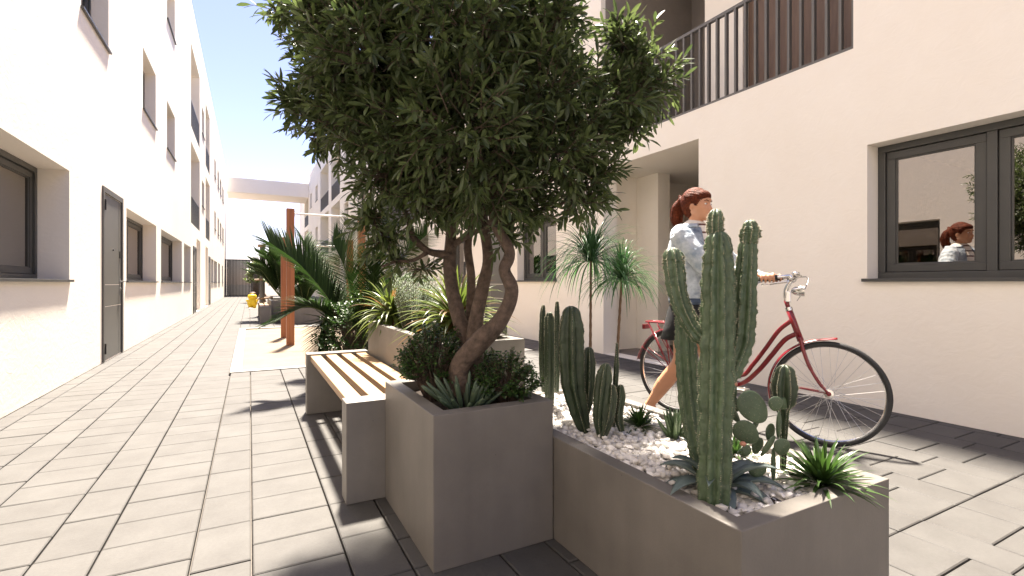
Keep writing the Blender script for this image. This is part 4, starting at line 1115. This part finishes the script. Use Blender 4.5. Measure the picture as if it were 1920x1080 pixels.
# frame
fm = MB()
BB = Vector((.435, 0, .275)); ST = Vector((.27, 0, .72))
fm.tube([(.939, 0, .66), (.866, 0, .866)], .0205, 16)
fm.tube(smooth_path([(.885, 0, .80), (.80, 0, .722), (.714, 0, .593), (.623, 0, .462), (.54, 0, .375), (.375, 0, .43)], 8), .0145, 14)
fm.tube(smooth_path([(.918, 0, .712), (.838, 0, .660), (.752, 0, .545), (.662, 0, .425), (.56, 0, .325), BB], 8), .0165, 14)
fm.tube([BB, ST], .0155, 14)
fm.tube([(.435, -.036, .275), (.435, .036, .275)], .022, 16)
for s in (-1, 1):
    fm.tube([(.42, s*.02, .275), (.30, s*.045, .29), (0, s*.062, WR)], .0095, 10)
    fm.tube([(.285, s*.014, .66), (.22, s*.035, .60), (0, s*.062, WR)], .0075, 10)
    fm.ball((0, s*.062, WR), .016, 8, (1, .4, 1))
fm.build('frame', M['red'], bike, smooth=True)
# fork
fk = MB(); fk.tube([sv((.939, -.045, .672)), sv((.939, .045, .672))], .015, 12)
for s in (-1, 1):
    fk.tube(smooth_path([sv((.934, s*.043, .685)), sv((.955, s*.045, .60)), sv((.990, s*.050, .50)), sv((1.045, s*.055, .40)), sv((1.10, s*.058, WR))], 7), [.0125]*8+[.0115]*8+[.0095]*8+[.0075]*5, 12)
    fk.tube([sv((1.10, s*.055, WR)), sv((1.10, s*.066, WR))], .014, 12)
fk.build('fork', M['red'], bike, smooth=True)
b = MB(); b.tube([sv((.868, 0, .862)), sv((.861, 0, .884))], .0225, 16); b.tube([sv((.940, 0, .656)), sv((.944, 0, .645))], .0225, 16); b.build('headset', M['chrome'], bike, auto=40)
b = MB(); b.tube([sv((.861, 0, .88)), sv((.846, 0, .93))], .0145, 12); b.build('steerer', M['red'], bike, smooth=True)
b = MB(); b.tube(smooth_path([sv((.848, 0, .925)), hv((.842, 0, .99)), hv((.862, 0, 1.045)), hv((.885, 0, 1.075))], 6), .0145, 14); b.ball(hv((.885, 0, 1.075)), .024, 10)
stem_o = b.build('handlebar_stem', M['chrome'], bike, smooth=True)
hb = MB(); half = [(.888, 0, 1.078), (.905, .06, 1.088), (.925, .12, 1.098), (.915, .19, 1.102), (.87, .235, 1.098), (.80, .262, 1.088), (.70, .275, 1.078)]
hb.tube(smooth_path([hv((x, -y, z)) for x, y, z in half[::-1]]+[hv(p) for p in half[1:]], 6), .0108, 12)
hbo = hb.build('handlebar', M['chrome'], bike, smooth=True)
for s in (-1, 1):
    b = MB(); b.tube([hv((.81, s*.259, 1.090)), hv((.69, s*.276, 1.077))], .0165, 14); b.ball(hv((.69, s*.276, 1.077)), .018, 10); b.build('grip', M['black'], hbo, smooth=True)
    b = MB(); b.tube(smooth_path([hv((.885, s*.225, 1.085)), hv((.86, s*.245, 1.062)), hv((.79, s*.268, 1.052)), hv((.72, s*.285, 1.040))], 5), .005, 8)
    b.tube([hv((.895, s*.215, 1.10)), hv((.875, s*.24, 1.075))], .016, 10); b.build('brake_lever', M['chrome'], hbo, smooth=True)
    b = MB(); b.tube(smooth_path([hv((.90, s*.21, 1.085)), hv((.97, s*.13, 1.09)), hv((.96, s*.04, 1.02)), hv((.91, s*.02, .93))], 7), .0022, 6); b.build('cable', M['steel'], hbo, smooth=True)
b = MB(); b.ball(hv((.905, -.07, 1.115)), .024, 12, (1, 1, .6)); b.build('bell', M['chrome'], hbo, smooth=True)
# head lamp and bracket
b = MB(); b.tube([sv((.875, 0, 1.0)), sv((.895, 0, 1.0)), sv((.935, 0, 1.0)), sv((.955, 0, 1.0)), sv((.957, 0, 1.0))], [.012, .028, .036, .038, .001], 18)
hl = b.build('headlight', M['chrome'], bike, auto=40)
b = MB(); b.box(-.02, -.03, -.03, .012, .03, .03)
b.v = [tuple(sv((.862+x, y, .955+z*1.25))) for x, y, z in b.v]; b.build('bracket', M['chrome'], hl, bevel=.006)
# saddle
b = MB(); b.tube([ST, ST+Vector((-.035, 0, .12))], .0125, 12); b.build('seat_post', M['chrome'], bike, smooth=True)
b = MB(); n = 12; vs = []
for i in range(n+1):
    t = i/n; x = .36-.27*t; wd = .022+.075*max(0, (t-.3)/.7)**1.3
    if i == n: wd *= .8
    for j in range(10):
        a = 2*math.pi*j/10; vs.append((x, math.cos(a)*wd, .868+.018*math.cos(t*5)*.4+math.sin(a)*(.022 if math.sin(a) > 0 else .03)))
b.add(vs, [(i*10+j, i*10+(j+1) % 10, (i+1)*10+(j+1) % 10, (i+1)*10+j) for i in range(n) for j in range(10)]+[tuple(range(9, -1, -1)), tuple(n*10+j for j in range(10))])
b.build('saddle', M['black'], bike, smooth=True)
# rack
b = MB(); zr = .725
loop = [(.12, -.055), (-.20, -.06), (-.245, -.04), (-.255, 0), (-.245, .04), (-.20, .06), (.12, .055), (.15, 0)]
b.tube(smooth_path([(x, y, zr) for x, y in loop], 4), .007, 8, closed=True)
for y in (-.02, .02): b.tube([(.13, y, zr), (-.24, y, zr)], .004, 6)
for s in (-1, 1):
    b.tube([(-.215, s*.058, zr), (-.10, s*.066, .52), (0, s*.068, WR+.02)], .007, 8); b.tube([(-.06, s*.058, zr), (0, s*.068, WR+.02)], .006, 8)
b.tube([(-.14, -.06, zr), (-.14, .06, zr)], .005, 6); b.tube([(0, -.06, zr), (0, .06, zr)], .005, 6)
b.build('rack', M['red'], bike, smooth=True)
b = MB(); b.box(-.285, -.045, .66, -.262, .045, .70); b.build('reflector', M['red'], bike, bevel=.004)
# chain case, cranks, pedals
b = MB(); vs = []; n = 40
for sdy in (-.062, -.046):
    for i in range(n):
        a = 2*math.pi*i/n
        if math.cos(a) > 0: c, r = BB, .095
        else: c, r = Vector((0, 0, WR)), .045
        vs.append((c.x+math.cos(a)*r, sdy, c.z+math.sin(a)*r))
b.add(vs, [tuple(range(n-1, -1, -1)), tuple(range(n, 2*n))]+[(i, (i+1) % n, n+(i+1) % n, n+i) for i in range(n)]); b.build('chain_guard', M['red'], bike, bevel=.003)
b = MB(); ca = rad(4)
for s, k in ((-1, 1), (1, -1)):
    e_ = BB+Vector((math.cos(ca)*.168*k, s*.085, math.sin(ca)*.168*k+.01)); b.tube([BB+Vector((0, s*.070, 0)), e_], [.013, .010], 10)
    b.ball(e_, .014, 8)
b.tube([BB+Vector((0, -.075, 0)), BB+Vector((0, .075, 0))], .012, 12); co_ = b.build('crank', M['chrome'], bike, smooth=True)
for s, k in ((-1, 1), (1, -1)):
    e_ = BB+Vector((math.cos(ca)*.168*k, s*.085, math.sin(ca)*.168*k+.01)); b = MB(); b.box(e_.x-.045, e_.y+s*.012, e_.z-.012, e_.x+.045, e_.y+s*.10, e_.z+.012); b.build('pedal', M['steel'], co_, bevel=.004)

# ================================================================== woman (x forward, y left, z up; origin on the ground below the hips)
WP = Vector((2.77, 2.47, 0))
wo = empty('person', WP, 'woman with a red ponytail, light denim jacket and black skirt pushing the red bicycle', 'person', rz=bang)
def toward(p):        # bicycle point -> woman's local frame
    q = Matrix.Rotation(bang, 3, 'Z') @ Vector(p)+BK-WP
    return Matrix.Rotation(-bang, 3, 'Z') @ q
gR = toward(hv((.752, -.268, 1.083))); gL = toward(hv((.752, .268, 1.083)))
def capsule(b, pts, rs, n=16): 
    sp = smooth_path(pts, 5); k = len(sp); R_ = [lerp(rs[min(int(i/(k-1)*(len(rs)-1)), len(rs)-2)], rs[min(int(i/(k-1)*(len(rs)-1)), len(rs)-2)+1], i/(k-1)*(len(rs)-1)-min(int(i/(k-1)*(len(rs)-1)), len(rs)-2)) for i in range(k)]
    b.tube(sp, R_, n); b.ball(sp[0], rs[0]*.98, 12); b.ball(sp[-1], rs[-1]*.98, 12)
shR, shL = Vector((.0, -.165, 1.385)), Vector((.02, .165, 1.385))
def elbow(s, g, out): 
    m_ = (s+g)/2; return m_+Vector((-.02, out, -.115))
elR, elL = elbow(shR, gR, -.05), elbow(shL, gL, .02)
wrR = gR+Vector((-.075, -.01, .012)); wrL = gL+Vector((-.075, 0, .012))
body = MB()
# legs: right leg trails, left leg stands
capsule(body, [(.0, -.085, .92), (-.02, -.09, .72), (-.045, -.09, .51), (-.155, -.09, .35), (-.285, -.09, .165)], [.088, .078, .053, .056, .034])
capsule(body, [(.0, .085, .92), (.03, .088, .70), (.06, .088, .50), (.05, .088, .30), (.045, .088, .085)], [.088, .078, .052, .054, .034])
capsule(body, [(-.17, -.09, .335), (-.215, -.09, .27)], [.056, .05])
capsule(body, [(.035, .088, .36), (.035, .088, .28)], [.056, .05])
capsule(body, [(-.30, -.09, .15), (-.25, -.09, .085), (-.19, -.09, .035)], [.036, .036, .028]); capsule(body, [(.03, .088, .06), (.10, .088, .045), (.19, .088, .03)], [.038, .036, .026])
capsule(body, [(0, 0, .90), (0, 0, 1.05), (.005, 0, 1.2), (.0, 0, 1.34)], [.135, .115, .12, .12]); capsule(body, [(0, -.12, 1.385), (0, 0, 1.40), (0, .12, 1.385)], [.05, .055, .05])
capsule(body, [(.0, 0, 1.38), (.012, 0, 1.44), (.022, 0, 1.50)], [.058, .050, .050])
HC = Vector((.040, 0, 1.592))
body.ball(HC+Vector((-.012, 0, .018)), .094, 20, (1.0, .83, 1.03)); body.ball(HC+Vector((.028, 0, -.035)), .066, 16, (.92, .86, 1.1)); body.ball(HC+Vector((.052, 0, -.085)), .030, 12, (1, 1.15, .8))
body.ball(HC+Vector((.086, 0, -.018)), .0125, 10, (.9, .75, 1.5)); body.ball(HC+Vector((.094, 0, -.030)), .0115, 10, (1, 1.05, .8))   # nose
body.ball(HC+Vector((.078, 0, .035)), .02, 10, (.5, 1.9, .7))
body.ball(HC+Vector((.080, 0, -.058)), .014, 10, (.75, 1.5, .65))
for s in (-1, 1):
    body.ball(HC+Vector((.062, s*.034, -.028)), .026, 10, (.7, .8, .9))
    body.ball(HC+Vector((-.008, s*.079, -.010)), .019, 10, (.85, .35, 1.5), Matrix.Rotation(.25, 3, 'Y'))
# arms and hands
for s, sh, el_, wr, g_ in ((-1, shR, elR, wrR, gR), (1, shL, elL, wrL, gL)):
    capsule(body, [sh+Vector((0, -s*.02, -.01)), (sh+el_)/2, el_, (el_+wr)/2, wr], [.042, .042, .036, .033, .025])
    hdir = (g_-wr).normalized(); palm_c = g_+Vector((-.008, 0, .018)); bar = (toward(hv((.69, s*.276, 1.077)))-toward(hv((.81, s*.259, 1.09)))).normalized()
    capsule(body, [wr, wr.lerp(palm_c, .6), palm_c], [.024, .022, .020], 10)
    for k, L in enumerate((.92, 1.0, .95, .78)):
        o = g_+bar*(-.036+.024*k)+Vector((0, 0, .0)); R_ = .026; pts = []
        side = Vector((0, 0, 1)); fwd = bar.cross(side).normalized()*(1 if bar.cross(side).y*s > 0 else 1)
        outw = Vector((0, s, 0)); outw = (outw-bar*outw.dot(bar)).normalized(); up_ = bar.cross(outw).normalized(); up_ = up_ if up_.z > 0 else -up_
        for q in range(6):
            a = rad(100-q*38*L); pts.append(o+outw*math.cos(a)*R_+up_*math.sin(a)*R_)
        body.tube(pts, [.0098, .0098, .0092, .0088, .0082, .007], 8); body.ball(pts[-1], .0072, 8)
    a0 = g_+bar*(-.045)+up_*.018-outw*.008; body.tube([a0, a0-outw*.016-up_*.012+bar*-.006, a0-outw*.014-up_*.034-bar*.004], [.011, .010, .008], 8)
fuse(body, 'body', M['skin'], wo, .0052, 5)
# face details
fc = MB()
for s in (-1, 1):
    fc.ball(HC+Vector((.0700, s*.031, .004)), .0098, 10, (1, 1.2, .62))
fo_ = fc.build('eyes', M['eyew'], wo, smooth=True)
fc = MB()
for s in (-1, 1): fc.ball(HC+Vector((.0768, s*.0315, .004)), .0050, 8)
fc.build('irises', M['iris'], fo_, smooth=True)
fc = MB()
for s in (-1, 1): fc.tube([HC+Vector((.084, s*.014, .022)), HC+Vector((.081, s*.034, .029)), HC+Vector((.070, s*.052, .022))], [.0025, .003, .0015], 6)
fc.build('eyebrows', M['brow'], wo, smooth=True)
fc = MB(); fc.tube([HC+Vector((.083, -.022, -.060)), HC+Vector((.0925, -.008, -.056)), HC+Vector((.0925, .008, -.056)), HC+Vector((.083, .022, -.060))], [.002, .0045, .0045, .002], 8)
fc.build('lips', M['lips'], wo, smooth=True)
# hair: cap swept back, ponytail
hr = MB()
hr.ball(HC+Vector((-.026, 0, .034)), .100, 20, (1.0, .90, 1.0)); hr.ball(HC+Vector((.012, 0, .062)), .075, 16, (1.0, 1.0, .66)); hr.ball(HC+Vector((-.050, 0, -.004)), .074, 16, (.9, 1.0, 1.05))
hr.ball(HC+Vector((-.045, 0, -.052)), .045, 12, (.8, 1.1, .9))
hr.ball(HC+Vector((-.128, 0, .052)), .030, 12); hr.ball(HC+Vector((-.140, 0, .082)), .014, 8)
capsule(hr, [HC+Vector((-.125, 0, .05)), HC+Vector((-.168, .004, .01)), HC+Vector((-.176, 0, -.065)), HC+Vector((-.152, -.004, -.140)), HC+Vector((-.160, 0, -.205))], [.026, .036, .038, .027, .006])
capsule(hr, [HC+Vector((-.13, .01, .045)), HC+Vector((-.15, .014, -.03)), HC+Vector((-.135, .008, -.11))], [.022, .028, .008])
ho = fuse(hr, 'hair', M['hair'], wo, .005, 3)
hs = MB(); random.seed(120)
for i in range(150):        # loose strands of the ponytail and the nape
    a = rnd(0, 6.3); o = Vector((math.cos(a), math.sin(a), 0)); r = rnd(.014, .038)
    p = [HC+Vector((-.122, 0, .052))+o*.012, HC+Vector((-.168, 0, .008))+o*r, HC+Vector((-.178, 0, -.065))+o*r*rnd(.9, 1.25), HC+Vector((-.155, 0, -.14))+o*r*rnd(.6, 1.2), HC+Vector((rnd(-.185, -.13), rnd(-.02, .02), rnd(-.245, -.17)))]
    hs.tube(smooth_path(p, 4), [.0016]*12+[.0012]*4+[.0005], 4, cap=False)
for i in range(60):
    a = rnd(-1.9, 1.9); st = HC+Vector((.045-abs(a)*.03, math.sin(a)*.085, .085-abs(a)*.035)); md = HC+Vector((-.055, math.sin(a)*.088, .085-abs(a)*.02)); en = HC+Vector((-.125, 0, .055))
    hs.tube(smooth_path([st, md+Vector((0, 0, .012)), en], 6), .0012, 4, cap=False)
for i in range(14):
    s_ = rnd(-1, 1); st = HC+Vector((-.08, s_*.05, -.06)); hs.tube(smooth_path([st, st+Vector((-.01, 0, -.03)), st+Vector((rnd(-.03, .01), rnd(-.01, .01), -.06))], 4), .0006, 4, cap=False)
hs.build('strands', M['hair'], ho, smooth=True)
for v in ho.data.vertices:      # strands
    p = v.co-HC; a = math.atan2(p.y, p.z+.02); k = math.sin(a*46+p.x*20)*.0011+math.sin(p.y*420+p.z*40)*.0011*(p.x < -.10)
    v.co += (p.normalized())*k
# T-shirt
b = MB(); capsule(b, [(.012, 0, .95), (.015, 0, 1.1), (.015, 0, 1.3), (.008, 0, 1.41)], [.135, .13, .135, .10]); capsule(b, [(.006, 0, 1.40), (.015, 0, 1.462)], [.066, .060])
fuse(b, 'shirt', M['shirt'], wo, .007, 3)
# jacket body (open at the front) and sleeves
def shell(mb, rings, n=40, gap=0, th=.006):
    """lofted cloth tube with thickness; rings: centre, rx, ry; gap: half-angle left open at the front"""
    vo, vi = [], []
    for (c, rx, ry, wv_) in rings:
        for j in range(n+1):
            a = gap+(2*math.pi-2*gap)*j/n
            k = 1+wv_*noise.noise(Vector((math.cos(a)*2.2, math.sin(a)*2.2, c[2]*9)))
            vo.append(Vector(c)+Vector((math.cos(a)*rx*k, math.sin(a)*ry*k, 0))); vi.append(Vector(c)+Vector((math.cos(a)*(rx*k-th), math.sin(a)*(ry*k-th), 0)))
    m_ = n+1; N2 = len(rings)*m_; fs = []
    for i in range(len(rings)-1):
        for j in range(n):
            q = i*m_+j; fs += [(q, q+1, q+m_+1, q+m_), (N2+q, N2+q+m_, N2+q+m_+1, N2+q+1)]
        fs += [(i*m_, (i+1)*m_, N2+(i+1)*m_, N2+i*m_), (i*m_+n, N2+i*m_+n, N2+(i+1)*m_+n, (i+1)*m_+n)]
    for j in range(n):
        fs.append((j, N2+j, N2+j+1, j+1)); q = (len(rings)-1)*m_+j; fs.append((q, q+1, N2+q+1, N2+q))
    mb.add(vo+vi, fs)
b = MB(); shell(b, [((-.005, 0, .915), .150, .172, .02), ((-.005, 0, .945), .152, .175, .02), ((-.005, 0, .95), .160, .184, .03), ((-.008, 0, 1.02), .160, .185, .12), ((-.008, 0, 1.12), .155, .19, .13), ((-.008, 0, 1.22), .160, .20, .10),
    ((-.006, 0, 1.31), .155, .20, .06), ((-.004, 0, 1.38), .132, .19, .04), ((0, 0, 1.425), .105, .135, .02), ((.003, 0, 1.447), .082, .09, 0)], 44, .42)
jk = b.build('jacket', M['denimm'], wo, smooth=True)
sub = jk.modifiers.new('s', 'SUBSURF'); sub.levels = 1; sub.render_levels = 1
b = MB(); shell(b, [((.0, 0, 1.43), .086, .092, 0), ((-.006, 0, 1.452), .094, .104, .03), ((-.012, 0, 1.462), .100, .112, .03), ((-.012, 0, 1.435), .112, .128, .04)], 30, .55, .004); b.build('collar', M['denim'], jk, smooth=True)
b = MB(); shell(b, [((-.005, 0, .905), .153, .176, .01), ((-.005, 0, .947), .157, .180, .01)], 40, .42, .008); b.build('waistband', M['denimd'], jk, smooth=True)
for s, sh, el_, wr in ((-1, shR, elR, wrR), (1, shL, elL, wrL)):
    b = MB(); d0 = (el_-sh)
    capsule(b, [sh+Vector((-.008, -s*.012, -.004)), sh+d0*.45+Vector((0, s*.012, -.016)), el_+Vector((0, s*.005, -.016)), el_.lerp(wr, .5)+Vector((0, 0, -.008)), wr.lerp(el_, .16)], [.077, .078, .070, .062, .044])
    o = fuse(b, 'sleeve', M['denim'], jk, .007, 4)
    for v in o.data.vertices:
        q = v.co; t = (q-sh).dot((wr-sh).normalized()); k = noise.noise(Vector((t*24, q.y*9, q.z*9)))*.013+.004*noise.noise(q*40); v.co += Vector((0, s*k*.6, k))
    b = MB(); b.tube([wr.lerp(el_, .17), wr.lerp(el_, .03)], [.041, .037], 18); b.build('cuff', M['denim'], o, smooth=True)
b = MB(); b.tube([wrR.lerp(elR, .015), wrR.lerp(elR, -.10)], .030, 16); b.build('watch_strap', M['black'], wo, smooth=True)
# skirt and shoes
b = MB(); shell(b, [((0, 0, .985), .135, .150, 0), ((0, 0, .93), .146, .164, .02), ((-.005, 0, .84), .165, .185, .05), ((-.012, 0, .74), .185, .20, .10), ((-.02, 0, .655), .205, .21, .15)], 48, 0, .004)
b.build('skirt', M['skirt'], wo, smooth=True)
for pts in ([(-.305, -.09, .125), (-.26, -.09, .075), (-.19, -.09, .034)], [(.025, .088, .055), (.10, .088, .05), (.195, .088, .036)]):
    b = MB(); capsule(b, pts, [.044, .043, .034]); fuse(b, 'shoe', M['shoe'], wo, .007, 3)
